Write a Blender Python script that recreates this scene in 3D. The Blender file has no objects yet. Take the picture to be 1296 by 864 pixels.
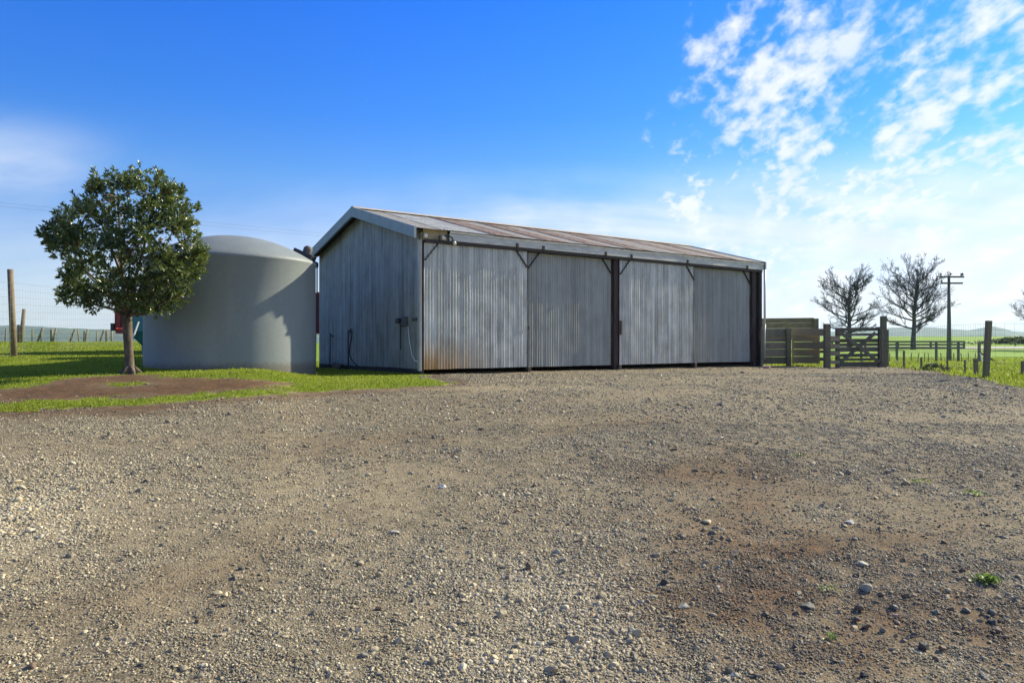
import bpy, math, random
import numpy as np
from mathutils import Vector, Matrix
random.seed(7); RNG = np.random.default_rng(11)
SC = bpy.context.scene; COL = SC.collection
R = math.radians
# ------------------------------------------------------------------ camera, sky, sun, exposure
F, CX, HY, CZ = 936.0, 648.0, 434.0, 0.70          # focal length in photo pixels, horizon row, eye height above the shed floor
cam = bpy.data.cameras.new('camera'); cam.sensor_width = 36; cam.lens = F/1296*36
cam.shift_y = (HY-432)/1296; cam.clip_end = 20000; cam.clip_start = .05
camo = bpy.data.objects.new('camera', cam); COL.objects.link(camo)
camo.location = (0, 0, CZ); camo.rotation_euler = (R(90), 0, 0); SC.camera = camo
SUN_AZ, SUN_EL = 31.6, 29.0                         # azimuth from +X towards +Y
sun = bpy.data.lights.new('sun', 'SUN'); sun.energy = 5.0; sun.angle = R(.5); sun.color = (1, .915, .66)
suno = bpy.data.objects.new('sun', sun); COL.objects.link(suno)
S = Vector((math.cos(R(SUN_AZ))*math.cos(R(SUN_EL)), math.sin(R(SUN_AZ))*math.cos(R(SUN_EL)), math.sin(R(SUN_EL))))
suno.rotation_euler = (-S).to_track_quat('-Z', 'Y').to_euler()
SC.view_settings.view_transform = 'Standard'; SC.view_settings.look = 'None'
SC.view_settings.gamma = 1; SC.view_settings.exposure = 0.86

class NT:                                            # small node-tree writer
    def __init__(s, tree): s.t = tree; s.n = tree.nodes; s.l = tree.links
    def add(s, typ, props=None, **inp):
        n = s.n.new(typ)
        for k, v in (props or {}).items(): setattr(n, k, v)
        for k, v in inp.items():
            key = k.replace('_', ' ') if k.replace('_', ' ') in n.inputs else k
            if key.startswith('i') and key[1:].isdigit(): key = int(key[1:])
            s.put(n.inputs[key], v)
        return n
    def put(s, sock, v):
        if isinstance(v, bpy.types.Node): v = v.outputs[0]
        if isinstance(v, bpy.types.NodeSocket): s.l.new(v, sock)
        elif isinstance(v, tuple) and len(v) == 3 and sock.type == 'RGBA': sock.default_value = (*v, 1)
        else: sock.default_value = v
    def math(s, op, a, b=0.0, c=None, clamp=False):
        n = s.n.new('ShaderNodeMath'); n.operation = op; n.use_clamp = clamp
        s.put(n.inputs[0], a); s.put(n.inputs[1], b)
        if c is not None: s.put(n.inputs[2], c)
        return n.outputs[0]
    def mix(s, f, a, b, blend='MIX'):
        n = s.n.new('ShaderNodeMix'); n.data_type = 'RGBA'; n.blend_type = blend; n.clamp_factor = True
        s.put(n.inputs['Factor'], f); s.put(n.inputs['A'], a) if 0 else None
        s.put(n.inputs[6], a); s.put(n.inputs[7], b)
        return n.outputs[2]
    def ss(s, x, a, b, lo=0.0, hi=1.0):
        n = s.n.new('ShaderNodeMapRange'); n.interpolation_type = 'SMOOTHSTEP'
        s.put(n.inputs[0], x); s.put(n.inputs[1], a); s.put(n.inputs[2], b); s.put(n.inputs[3], lo); s.put(n.inputs[4], hi)
        return n.outputs[0]
    def noise(s, vec, scale, detail=4, rough=.55, dist=0.0):
        n = s.n.new('ShaderNodeTexNoise'); n.inputs['Scale'].default_value = scale
        n.inputs['Detail'].default_value = detail; n.inputs['Roughness'].default_value = rough; n.inputs['Distortion'].default_value = dist
        if vec is not None: s.put(n.inputs['Vector'], vec)
        return n.outputs['Fac']
    def mapping(s, vec, scale=(1, 1, 1), rot=(0, 0, 0), loc=(0, 0, 0)):
        n = s.n.new('ShaderNodeMapping'); s.put(n.inputs['Vector'], vec)
        n.inputs['Scale'].default_value = scale; n.inputs['Rotation'].default_value = rot; n.inputs['Location'].default_value = loc
        return n.outputs[0]

world = bpy.data.worlds.new('World'); SC.world = world; world.use_nodes = True
w = NT(world.node_tree); w.n.clear()
out = w.add('ShaderNodeOutputWorld'); bg = w.add('ShaderNodeBackground'); w.l.new(bg.outputs[0], out.inputs[0])
sky = w.add('ShaderNodeTexSky'); sky.sky_type = 'NISHITA'; sky.sun_disc = False
sky.sun_elevation = R(SUN_EL); sky.sun_rotation = R(90-SUN_AZ); sky.air_density = 1.0; sky.dust_density = .5; sky.ozone_density = 2.5
tc = w.add('ShaderNodeTexCoord'); d = tc.outputs['Generated']
sep = w.add('ShaderNodeSeparateXYZ'); w.l.new(d, sep.inputs[0])
dx, dy, dz = sep.outputs
# the blue deepened overhead, as the photograph has it
el = w.math('MAXIMUM', dz, 0.0)
rmp = w.add('ShaderNodeValToRGB'); w.l.new(el, rmp.inputs[0]); E_ = rmp.color_ramp.elements
for p_, c_ in ((.04, (1.04, 1.02, 1.22)), (.142, (.76, .95, 1.38)), (.21, (.52, .95, 1.50)), (.29, (.26, .82, 1.70)), (.43, (.125, .73, 2.0)), (.75, (.13, .55, 1.25)), (1.0, (.13, .5, 1.0))):
    e_ = E_.new(p_); e_.color = (*[k/2.0 for k in c_], 1)
E_.remove(E_[0]); E_.remove(E_[-1])
skyc = w.mix(1.0, w.mix(1.0, sky.outputs[0], (2.0, 2.0, 2.0), 'MULTIPLY'), rmp.outputs[0], 'MULTIPLY')
# cloud deck: direction projected on a plane overhead
den = w.math('ADD', el, .30)
px = w.math('DIVIDE', dx, den); py = w.math('DIVIDE', dy, den)
pv = w.add('ShaderNodeCombineXYZ', None, X=px, Y=py, Z=0.0).outputs[0]
az = w.math('ARCTAN2', dx, dy)
m1 = w.mapping(pv, scale=(1.15, .62, 1), rot=(0, 0, R(-33)), loc=(1.35, .2, 0))
n1 = w.noise(m1, 6.6, 8, .55, .2)
n3 = w.noise(w.mapping(pv, scale=(1.3, .8, 1), rot=(0, 0, R(-33))), 21.0, 5, .55, .15)
n0 = w.noise(w.mapping(pv, loc=(5.3, 2.9, 0)), 1.1, 3, .5)
nn = w.math('ADD', w.math('ADD', w.math('MULTIPLY', n1, .46), w.math('MULTIPLY', n3, .34)), w.math('MULTIPLY', n0, .20))
# more cloud towards the sun's side of the sky, thinning towards the left
cov = w.ss(w.math('SUBTRACT', az, w.math('MULTIPLY', el, .45)), -.15, .20)
thr = w.math("SUBTRACT", w.math("SUBTRACT", .685, w.math("MULTIPLY", cov, .215)), w.math("MULTIPLY", w.ss(el, .26, .06), w.math("MULTIPLY", cov, .055)))
cl = w.ss(w.math("SUBTRACT", nn, thr), -.02, .14)
m2 = w.mapping(pv, scale=(.45, 1.3, 1), rot=(0, 0, R(5)), loc=(1.2, .9, 0))
n2 = w.noise(m2, 1.5, 7, .58, .35)
low = w.math('MULTIPLY', w.ss(el, .25, .14), w.ss(az, -.20, .05, .22, 1.0))
wisp = w.math('MULTIPLY', w.math('MULTIPLY', w.ss(az, -.44, -.62), .55), w.math('MULTIPLY', w.ss(el, .12, .19), w.ss(el, .27, .20)))
cl2 = w.math('MULTIPLY', w.ss(n2, .36, .62), w.math('MAXIMUM', low, wisp))
haze_h = w.math('MULTIPLY', w.ss(el, .20, .0), w.ss(az, -.5, .5, .40, .70))
call = w.math('MAXIMUM', w.math('MULTIPLY', cl, .88), w.math('MULTIPLY', cl2, .9))
shade = w.noise(m1, 7.0, 4, .5)
ccol = w.mix(w.ss(shade, .3, .7), (6.9, 7.6, 8.6), (8.7, 8.8, 9.0))
skyh = w.mix(haze_h, skyc, (5.9, 7.2, 9.2))
fin = w.mix(call, skyh, ccol)
w.l.new(fin, bg.inputs[0]); bg.inputs[1].default_value = .068

# ------------------------------------------------------------------ helpers
def link(o, parent=None):
    COL.objects.link(o)
    if parent is not None: o.parent = parent
    return o
def tag(o, label=None, cat=None, group=None, kind=None):
    if label: o['label'] = label
    if cat: o['category'] = cat
    if group: o['group'] = group
    if kind: o['kind'] = kind
    return o
def thing(name, label, cat, loc=(0, 0, 0), rz=0.0, group=None):
    o = bpy.data.objects.new(name, None); o.location = loc; o.rotation_euler = (0, 0, rz); o.empty_display_size = .2
    link(o); return tag(o, label, cat, group)
class MB:
    def __init__(s): s.v = []; s.f = []
    def poly(s, pts): b = len(s.v); s.v += [tuple(p) for p in pts]; s.f.append(tuple(range(b, b+len(pts))))
    def box(s, c, size, M=None):
        hx, hy, hz = (k/2 for k in size); b = len(s.v)
        P = [(-hx,-hy,-hz),(hx,-hy,-hz),(hx,hy,-hz),(-hx,hy,-hz),(-hx,-hy,hz),(hx,-hy,hz),(hx,hy,hz),(-hx,hy,hz)]
        c = Vector(c)
        s.v += [tuple(c + (M @ Vector(p) if M is not None else Vector(p))) for p in P]
        s.f += [tuple(b+k for k in q) for q in ((0,3,2,1),(4,5,6,7),(0,1,5,4),(1,2,6,5),(2,3,7,6),(3,0,4,7))]
        return s
    def bar(s, a, b, wd, th, up=(0, 0, 1)):           # a board from a to b; wd along up, th across
        a, b = Vector(a), Vector(b); x = (b-a).normalized(); u = Vector(up)
        y = u.cross(x)
        if y.length < 1e-4: y = Vector((0, 1, 0)).cross(x)
        y.normalize(); z = x.cross(y)
        M = Matrix((x, y, z)).transposed()
        return s.box((a+b)/2, ((b-a).length, th, wd), M)
    def tube(s, pts, rad, n=8, cap=True):
        pts = [Vector(p) for p in pts]; rad = rad if isinstance(rad, (list, tuple)) else [rad]*len(pts)
        b = len(s.v); ref = None
        for i, p in enumerate(pts):
            t = (pts[min(i+1, len(pts)-1)] - pts[max(i-1, 0)]).normalized()
            if ref is None: ref = t.orthogonal().normalized()
            ref = (ref - t*ref.dot(t)); ref = ref.normalized() if ref.length > 1e-5 else t.orthogonal().normalized()
            q = t.cross(ref)
            for k in range(n):
                a = 2*math.pi*k/n; s.v.append(tuple(p + (ref*math.cos(a)+q*math.sin(a))*rad[i]))
        for i in range(len(pts)-1):
            for k in range(n):
                k2 = (k+1) % n; s.f.append((b+i*n+k, b+i*n+k2, b+(i+1)*n+k2, b+(i+1)*n+k))
        if cap:
            s.f.append(tuple(b+k for k in reversed(range(n)))); e = b+(len(pts)-1)*n; s.f.append(tuple(e+k for k in range(n)))
        return s
    def lathe(s, prof, n=32, c=(0, 0, 0)):
        b = len(s.v)
        for r, z in prof:
            for k in range(n):
                a = 2*math.pi*k/n; s.v.append((c[0]+r*math.cos(a), c[1]+r*math.sin(a), c[2]+z))
        for i in range(len(prof)-1):
            for k in range(n):
                k2 = (k+1) % n; s.f.append((b+i*n+k, b+i*n+k2, b+(i+1)*n+k2, b+(i+1)*n+k))
        return s
    def mesh(s, name, mat=None, smooth=False, bevel=0):
        me = bpy.data.meshes.new(name); me.from_pydata(s.v, [], s.f)
        if mat: me.materials.append(mat)
        if smooth: me.polygons.foreach_set('use_smooth', [True]*len(me.polygons))
        me.update(); return me
    def build(s, name, mat=None, parent=None, smooth=False, loc=None, bevel=0):
        o = bpy.data.objects.new(name, s.mesh(name, mat, smooth))
        if loc is not None: o.location = loc
        if bevel:
            m = o.modifiers.new('bevel', 'BEVEL'); m.width = bevel; m.segments = 2; m.limit_method = 'ANGLE'
        return link(o, parent)
def np_mesh(name, V, Fq, mat, smooth=False, attrs=None):
    me = bpy.data.meshes.new(name); k = Fq.shape[1]
    me.vertices.add(len(V)); me.vertices.foreach_set('co', V.astype(np.float32).ravel())
    me.loops.add(Fq.size); me.loops.foreach_set('vertex_index', Fq.astype(np.int32).ravel())
    me.polygons.add(len(Fq)); me.polygons.foreach_set('loop_start', (np.arange(len(Fq))*k).astype(np.int32))
    me.polygons.foreach_set('loop_total', np.full(len(Fq), k, np.int32))
    if smooth: me.polygons.foreach_set('use_smooth', np.ones(len(Fq), bool))
    for an, (typ, dat) in (attrs or {}).items():
        a = me.attributes.new(an, typ, 'POINT'); a.data.foreach_set('value' if typ == 'FLOAT' else 'color', dat.astype(np.float32).ravel())
    if mat: me.materials.append(mat)
    me.update(calc_edges=True); me.validate(); return me
# value noise on the plane
_perm = np.random.default_rng(5).random((256, 256))
def vnoise(x, y, sc):
    x = np.asarray(x)*sc; y = np.asarray(y)*sc
    i = np.floor(x).astype(int); j = np.floor(y).astype(int); fx = x-i; fy = y-j
    fx = fx*fx*(3-2*fx); fy = fy*fy*(3-2*fy)
    g = lambda a, b: _perm[a % 256, b % 256]
    return (g(i, j)*(1-fx)+g(i+1, j)*fx)*(1-fy) + (g(i, j+1)*(1-fx)+g(i+1, j+1)*fx)*fy
def fbm(x, y, sc, o=4, off=0.0):
    r = 0; a = .5; t = 0
    for k in range(o): r = r + a*vnoise(np.asarray(x)+off+17.3*k, np.asarray(y)-off+9.1*k, sc*2**k); t += a; a *= .5
    return r/t
def sst(x, a, b): t = np.clip((np.asarray(x)-a)/(b-a), 0, 1); return t*t*(3-2*t)

# ------------------------------------------------------------------ terrain height
YB = [-1e5, 0, 3, 6, 9, 12, 15, 20, 26, 41, 60, 90, 125, 250, 300, 420, 700, 1e5]
ZB = [-.85, -.85, -.78, -.55, -.28, -.07, 0, -.02, -.08, -.40, -.80, -.72, -.24, 2.95, 3.0, 0, -10, -12]
YL = [-1e5, 0, 3, 6, 8, 9.25, 10.3, 11.5, 13.3, 16, 19.5, 26, 33, 45, 66, 90, 160, 400, 1e5]
ZL = [-.85, -.85, -.78, -.53, -.30, -.17, -.08, .05, .17, .22, .325, .55, .735, .74, .72, .2, -6, -12, -12]
def hgt(x, y):
    x = np.asarray(x, float); y = np.asarray(y, float)
    b = np.interp(y, YB, ZB); l = np.interp(y, YL, ZL)
    q = -x/np.maximum(y, 2.0); wl = sst(q, .25, .36)
    wl = np.where(y > 30, np.maximum(wl, sst(q, -.05, .1)*sst(y, 30, 60)), wl)
    side = sst(x, 0.5, 9)*sst(y, 14, 20)*0                     # spare
    h = b*(1-wl)+l*wl
    near = sst(y, 60, 25)
    return h + near*((fbm(x, y, .45, 3)-.5)*.05)
def hs(x, y): return float(hgt(np.array([x]), np.array([y]))[0])
def P(u, v, Y): return Vector(((u-CX)/F*Y, Y, CZ+(HY-v)/F*Y))     # a photo pixel at depth Y
_YS = 2.0*1.0016**np.arange(4200)
def G(u, v):                                                     # where that pixel's line of sight meets the ground
    x = (u-CX)/F*_YS; k = np.nonzero(CZ+(HY-v)/F*_YS <= hgt(x, _YS))[0]
    return P(u, v, float(_YS[k[0] if len(k) else -1]))
def GY(u, Y): x = (u-CX)/F*Y; return Vector((x, Y, hs(x, Y)))

# ------------------------------------------------------------------ materials
MATS = {}
def material(name):
    m = bpy.data.materials.new(name); m.use_nodes = True; t = NT(m.node_tree)
    b = t.n['Principled BSDF']; return m, t, b
def objco(t): return t.add('ShaderNodeTexCoord').outputs['Object']
def bump(t, b, h, strength=.3, dist=.01):
    n = t.add('ShaderNodeBump'); n.inputs['Strength'].default_value = strength; n.inputs['Distance'].default_value = dist
    t.put(n.inputs['Height'], h); t.l.new(n.outputs[0], b.inputs['Normal']); return n
def simple(name, col, rough=.6, metal=0.0, var=.25, scale=8.0, stretch=(1, 1, 1), bmp=.15):
    m, t, b = material(name); co = t.mapping(objco(t), scale=stretch)
    n = t.noise(co, scale, 6, .6); n2 = t.noise(co, scale*6, 3, .6)
    f = t.math('ADD', t.math('MULTIPLY', n, .7), t.math('MULTIPLY', n2, .3))
    c = t.mix(t.ss(f, .3, .7), tuple(k*(1-var) for k in col), tuple(min(1, k*(1+var)) for k in col))
    t.put(b.inputs['Base Color'], c); b.inputs['Roughness'].default_value = rough; b.inputs['Metallic'].default_value = metal
    if bmp: bump(t, b, n2, bmp, .004)
    return m
def galv(name, col=(.40, .42, .43), metal=.55, rough=.42, rust=0.0, stain=False, streak=.5, rustcol=(.16, .055, .03)):
    m, t, b = material(name); co = objco(t)
    oi = t.add('ShaderNodeObjectInfo').outputs['Random']
    st = t.noise(t.mapping(co, scale=(9, 9, .35)), 1.0, 6, .65)        # vertical weather streaks
    sp = t.noise(t.mapping(co, scale=(1, 1, .7)), 3.0, 5, .6)
    fi = t.noise(co, 60, 3, .6)
    v = t.math('ADD', t.math('MULTIPLY', st, .55), t.math('ADD', t.math('MULTIPLY', sp, .3), t.math('MULTIPLY', fi, .15)))
    lo = tuple(k*(1-streak) for k in col); hi_ = tuple(k*(1+streak*.55) for k in col)
    c = t.mix(t.ss(v, .32, .68), lo, hi_)
    c = t.mix(t.math('MULTIPLY', oi, .30), c, tuple(k*.62 for k in col))
    if stain:                                                          # rust stain creeping up the foot of the first door
        sx = t.add('ShaderNodeSeparateXYZ'); t.l.new(co, sx.inputs[0])
        k = t.math('MULTIPLY', t.ss(sx.outputs[2], .95, .10), t.ss(sx.outputs[0], 2.3, .3))
        k = t.math('MULTIPLY', k, t.ss(st, .25, .6, .45, 1.0))
        c = t.mix(t.math('MULTIPLY', k, .95), c, (.42, .235, .055))
        r0 = t.math('MULTIPLY', t.ss(st, .62, .8), t.ss(fi, .4, .6)); c = t.mix(t.math('MULTIPLY', r0, .25), c, (.13, .08, .05))
    if rust > 0:
        r0 = t.ss(t.math('ADD', st, t.math('MULTIPLY', sp, .35)), .80-.35*rust, .98-.3*rust)
        c = t.mix(t.math('MULTIPLY', r0, .9), c, rustcol)
    t.put(b.inputs['Base Color'], c); b.inputs['Metallic'].default_value = metal
    t.put(b.inputs['Roughness'], t.ss(v, .3, .7, rough-.08, rough+.16))
    bump(t, b, fi, .08, .002); return m
M = {}
M['door_shiny'] = galv('door_galvanised', (.56, .57, .51), .12, .38, stain=True, streak=.6)
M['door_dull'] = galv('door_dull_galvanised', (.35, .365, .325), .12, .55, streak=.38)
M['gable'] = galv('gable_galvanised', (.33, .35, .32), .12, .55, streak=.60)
M['roof_grey'] = galv('roof_galvanised', (.54, .48, .385), .0, .65, rust=.28)
M['roof_blue'] = galv('roof_newer_galvanised', (.56, .54, .47), .0, .6, rust=0.05)
M['roof_rust'] = galv('roof_rusted', (.50, .41, .32), .0, .8, rust=.68, rustcol=(.19, .065, .038))
M['barge'] = simple('barge_steel', (.25, .30, .305), .5, .25, .18, 3.0)
M['fascia'] = simple('fascia_timber', (.54, .54, .48), .7, 0, .22, 3.0, (1, 1, 4))
M['gutter'] = simple('gutter_metal', (.70, .66, .52), .55, .1, .25, 5)
M['dark_steel'] = simple('door_frame_steel', (.045, .035, .03), .7, .1, .35, 9)
M['brown_steel'] = simple('red_oxide_post', (.045, .027, .020), .75, 0, .30, 6, (1, 1, .3))
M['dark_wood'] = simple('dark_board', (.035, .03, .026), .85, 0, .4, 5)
M['floor'] = simple('earth_floor', (.05, .04, .03), .95)
M['pipe_white'] = simple('white_pvc', (.72, .72, .70), .4, 0, .06, 4, bmp=0)
M['pipe_black'] = simple('black_poly_pipe', (.018, .02, .024), .45, 0, .2, 4, bmp=0)
M['lamp'] = simple('lamp_glass', (.75, .74, .68), .2, 0, .08, 10, bmp=0)
M['box_grey'] = simple('switch_box', (.09, .09, .085), .6, 0, .3, 12)
M['red'] = simple('red_paint', (.26, .018, .016), .45, 0, .25, 4, bmp=.05)
M['teal'] = simple('teal_paint', (.03, .20, .20), .45, 0, .25, 4, bmp=.05)
M['rubber'] = simple('tyre_rubber', (.02, .02, .02), .8)
M['wire'] = simple('fence_wire', (.22, .22, .22), .5, .4, .1, 4, bmp=0)
M['pole'] = simple('pole_wood', (.115, .105, .095), .8, 0, .3, 3, (4, 4, .4))
M['pole_arm'] = simple('crossarm_wood', (.10, .095, .085), .8, 0, .3, 4)
M['insulator'] = simple('insulator', (.20, .19, .18), .4, 0, .1, 4, bmp=0)
def wood(name, a, b_, moss=0.0, mossc=(.14, .16, .05)):
    m, t, b = material(name); co = objco(t); oi = t.add('ShaderNodeObjectInfo').outputs['Random']
    off = t.add('ShaderNodeVectorMath', {'operation': 'ADD'}); t.put(off.inputs[0], co)
    cmb = t.add('ShaderNodeCombineXYZ', None, X=t.math('MULTIPLY', oi, 40.0), Y=oi, Z=oi); t.l.new(cmb.outputs[0], off.inputs[1])
    g = t.noise(t.mapping(off.outputs[0], scale=(1.2, 14, 14)), 2.0, 6, .65)
    l = t.noise(off.outputs[0], 2.5, 5, .6)
    c = t.mix(t.ss(t.math('ADD', t.math('MULTIPLY', g, .6), t.math('MULTIPLY', l, .4)), .3, .7), a, b_)
    c = t.mix(t.math('MULTIPLY', oi, .4), c, tuple(k*.6 for k in a))
    if moss: c = t.mix(t.math('MULTIPLY', t.ss(l, .45, .65), moss), c, mossc)
    t.put(b.inputs['Base Color'], c); b.inputs['Roughness'].default_value = .85; bump(t, b, g, .4, .006); return m
M['rail'] = wood('rail_timber', (.21, .165, .11), (.42, .35, .23), .35, (.19, .19, .09))
M['rail_mossy'] = wood('mossy_timber', (.135, .12, .075), (.29, .255, .165), .4, (.20, .22, .07))
M['gate'] = wood('gate_timber', (.095, .085, .062), (.22, .20, .145), .25)
M['post'] = wood('post_timber', (.14, .115, .075), (.30, .25, .165), .3)
M['post_warm'] = wood('round_post_timber', (.12, .09, .055), (.25, .20, .13), .15)

# bark, leaves
def bark_mat(name, a, b_, sc=14):
    m, t, b = material(name); co = objco(t); n = t.noise(t.mapping(co, scale=(1, 1, .35)), sc, 7, .65)
    t.put(b.inputs['Base Color'], t.mix(t.ss(n, .32, .68), a, b_)); b.inputs['Roughness'].default_value = .9
    bump(t, b, n, .8, .02); return m
M['bark'] = bark_mat('bark', (.045, .035, .024), (.16, .125, .085))
M['bare_bark'] = bark_mat('bare_tree_bark', (.05, .045, .042), (.10, .09, .082), 3)
M['bare_twig'] = bark_mat('bare_twig_bark', (.035, .030, .027), (.07, .06, .053), 3)
def leaf_mat(name, cols, rough=.38, trans=.25):
    m, t, b = material(name); a = t.add('ShaderNodeAttribute'); a.attribute_name = 'tint'
    r = t.add('ShaderNodeValToRGB'); t.l.new(a.outputs['Fac'], r.inputs[0]); e = r.color_ramp.elements
    while len(e) < len(cols): e.new(.5)
    for i, (p, c) in enumerate(cols): e[i].position = p; e[i].color = (*c, 1)
    t.put(b.inputs['Base Color'], r.outputs[0]); b.inputs['Roughness'].default_value = rough
    tr = t.add('ShaderNodeBsdfTranslucent'); t.put(tr.inputs[0], t.mix(.5, r.outputs[0], (.25, .32, .03), 'MIX'))
    mx = t.add('ShaderNodeMixShader'); mx.inputs[0].default_value = trans
    t.l.new(b.outputs[0], mx.inputs[1]); t.l.new(tr.outputs[0], mx.inputs[2]); t.l.new(mx.outputs[0], t.n['Material Output'].inputs[0]); return m
M['leaf'] = leaf_mat('leaf', [(0, (.017, .035, .014)), (.4, (.042, .075, .025)), (.65, (.105, .145, .042)), (.95, (.26, .29, .09)), (1.0, (.18, .09, .04))], .32, .22)
M['hedge_leaf'] = leaf_mat('hedge_leaf', [(0, (.02, .035, .012)), (.6, (.045, .07, .02)), (1.0, (.09, .11, .03))], .8, .1)
M['grass'] = leaf_mat('grass_blade', [(0, (.08, .12, .008)), (.4, (.21, .29, .014)), (.8, (.36, .40, .03)), (1.0, (.42, .34, .11))], .6, .50)
M['weed'] = leaf_mat('weed_leaf', [(0, (.06, .13, .015)), (.6, (.16, .30, .025)), (1.0, (.30, .40, .05))], .5, .35)

# ground: one material for yard, lawn and paddock, driven by what covers the ground there
def ground_mat():
    m, t, b = material('ground_cover'); geo = t.add('ShaderNodeNewGeometry').outputs['Position']
    at = lambda n: (lambda a: (setattr(a, 'attribute_name', n), a.outputs['Fac'])[1])(t.add('ShaderNodeAttribute'))
    grass, soil, dust, pale, far = at('grass'), at('soil'), at('dust'), at('pale'), at('far')
    n1 = t.noise(geo, 1.3, 6, .6); n2 = t.noise(geo, 9, 6, .65); n3 = t.noise(geo, 55, 4, .6)
    vo = t.add('ShaderNodeTexVoronoi'); t.put(vo.inputs['Vector'], geo); vo.inputs['Scale'].default_value = 75; vo.inputs['Randomness'].default_value = 1
    hsv = t.add('ShaderNodeSeparateColor'); t.l.new(vo.outputs['Color'], hsv.inputs[0]); vr = hsv.outputs[0]
    gr = t.mix(t.ss(n2, .3, .7), (.130, .099, .058), (.232, .178, .104))  # yard base kept dark: shade in the gaps between stones put into the colour
    gr = t.mix(t.math('MULTIPLY', t.ss(vr, .55, .9), .55), gr, (.38, .33, .23))
    gr = t.mix(t.math('MULTIPLY', t.ss(vr, .35, .05), .60), gr, (.080, .072, .058))
    gr = t.mix(t.math('MULTIPLY', pale, .55), gr, (.42, .36, .24))
    du = t.mix(t.ss(n2, .3, .7), (.265, .212, .128), (.36, .295, .185))
    gr = t.mix(t.math('MULTIPLY', dust, t.ss(n2, .25, .6, .25, .85)), gr, du)
    so = t.mix(t.ss(n2, .3, .7), (.062, .034, .017), (.165, .088, .041))
    gr = t.mix(t.math('MULTIPLY', soil, t.ss(n2, .2, .55, .65, 1.0)), gr, so)
    gg = t.mix(t.ss(n2, .3, .7), (.14, .185, .013), (.24, .28, .026))
    gf = t.mix(t.ss(t.noise(t.mapping(geo, scale=(.03, .10, .1)), 1.0, 6, .6), .3, .7), (.13, .25, .010), (.20, .33, .014))
    gf = t.mix(t.math('MULTIPLY', t.ss(n1, .45, .75), .35), gf, (.24, .28, .04))
    gg = t.mix(far, gg, gf)
    k = t.ss(t.math('ADD', grass, t.math('MULTIPLY', t.math('SUBTRACT', n2, .5), .7)), .42, .60)
    c = t.mix(k, gr, gg); t.put(b.inputs['Base Color'], c); b.inputs['Roughness'].default_value = .95
    b.inputs['Specular IOR Level'].default_value = .2
    hh = t.math('ADD', t.math('MULTIPLY', vo.outputs['Distance'], -.5), t.math('ADD', t.math('MULTIPLY', n2, 1.2), t.math('MULTIPLY', n3, .7)))
    bump(t, b, hh, .75, .012); return m
M['ground'] = ground_mat()
def hill_mat():
    m, t, b = material('hill_cover'); geo = t.add('ShaderNodeNewGeometry').outputs['Position']
    n1 = t.noise(geo, .006, 6, .6); n2 = t.noise(geo, .03, 6, .65); n3 = t.noise(geo, .012, 5, .7)
    c = t.mix(t.ss(n1, .4, .6), (.04, .07, .025), (.10, .14, .04))
    c = t.mix(t.ss(n3, .47, .56), c, (.018, .032, .018)); c = t.mix(t.math('MULTIPLY', t.ss(n2, .5, .65), .6), c, (.02, .035, .02))
    t.put(b.inputs['Base Color'], c); b.inputs['Roughness'].default_value = 1; return m
M['hill'] = hill_mat()

# ------------------------------------------------------------------ the ground sheets
def growing(a, step, lim, f=1.12):
    r = [a]; s = step
    while abs(r[-1]) < lim: s *= f; r.append(r[-1]+(s if a >= 0 else -s))
    return r
xs = np.array(sorted(set(growing(-13.0, .14, 5000, 1.18)[1:] + list(np.arange(-13, 13.001, .13)) + growing(13.0, .14, 5000, 1.09)[1:])))
ys = np.array(sorted(set([-300, -150, -80, -40, -20, -10, -5, -2, 0, 1, 1.6] + list(np.arange(2, 18.001, .085)) + growing(18.0, .10, 6500, 1.045)[1:])))
X, Yg = np.meshgrid(xs, ys); gx, gy = X.ravel(), Yg.ravel()
gz = hgt(gx, gy)
def sdist(px_, py_, poly):                            # signed distance, positive inside
    n = len(poly); dmin = np.full(len(px_), 1e9); ins = np.zeros(len(px_), bool)
    for i in range(n):
        x1, y1 = poly[i]; x2, y2 = poly[(i+1) % n]; ex, ey = x2-x1, y2-y1; L = ex*ex+ey*ey+1e-12
        tt = np.clip(((px_-x1)*ex+(py_-y1)*ey)/L, 0, 1)
        dmin = np.minimum(dmin, np.hypot(px_-x1-tt*ex, py_-y1-tt*ey))
        c = ((y1 > py_) != (y2 > py_)); ins ^= c & (px_ < (x2-x1)*(py_-y1)/(y2-y1+1e-12)+x1)
    return np.where(ins, dmin, -dmin)
gp = lambda pts: [tuple(G(u, v)[:2]) for u, v in pts]
LAWN = gp([(-420, 560), (-200, 536), (-80, 525), (0, 520), (60, 517), (110, 515), (170, 512), (230, 508), (285, 504), (330, 499.5), (375, 496.5), (420, 493.5), (500, 490.5), (565, 486.5), (560, 482), (533, 478)]) + [(-1.9, 16.7), (-5.4, 21.9), (-3, 30), (-2, 90), (-200, 300), (-400, 200), (-200, 20), (-60, 6)]
PADD = gp([(1122, 463.5), (1150, 466), (1185, 469.5), (1215, 475), (1249, 482.5), (1296, 489.5), (1400, 503), (1600, 520)]) + [(60, 6), (400, 20), (900, 700), (2, 700), (-1, 40), (7.6, 24.7)] + gp([(975, 462.5), (1043, 464.5), (1062, 463)])
DIRT = gp([(-300, 528), (-60, 512), (0, 497), (50, 490), (85, 479), (130, 476), (165, 474), (210, 477), (262, 479), (330, 481), (372, 485), (345, 489.5), (290, 493.5), (200, 500), (110, 504), (60, 507), (0, 510), (-60, 514)])
def blob(u, v, x, y, ru, rv, ang=0.0):                # soft elliptical patch of ground centred where that pixel falls
    return None
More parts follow.
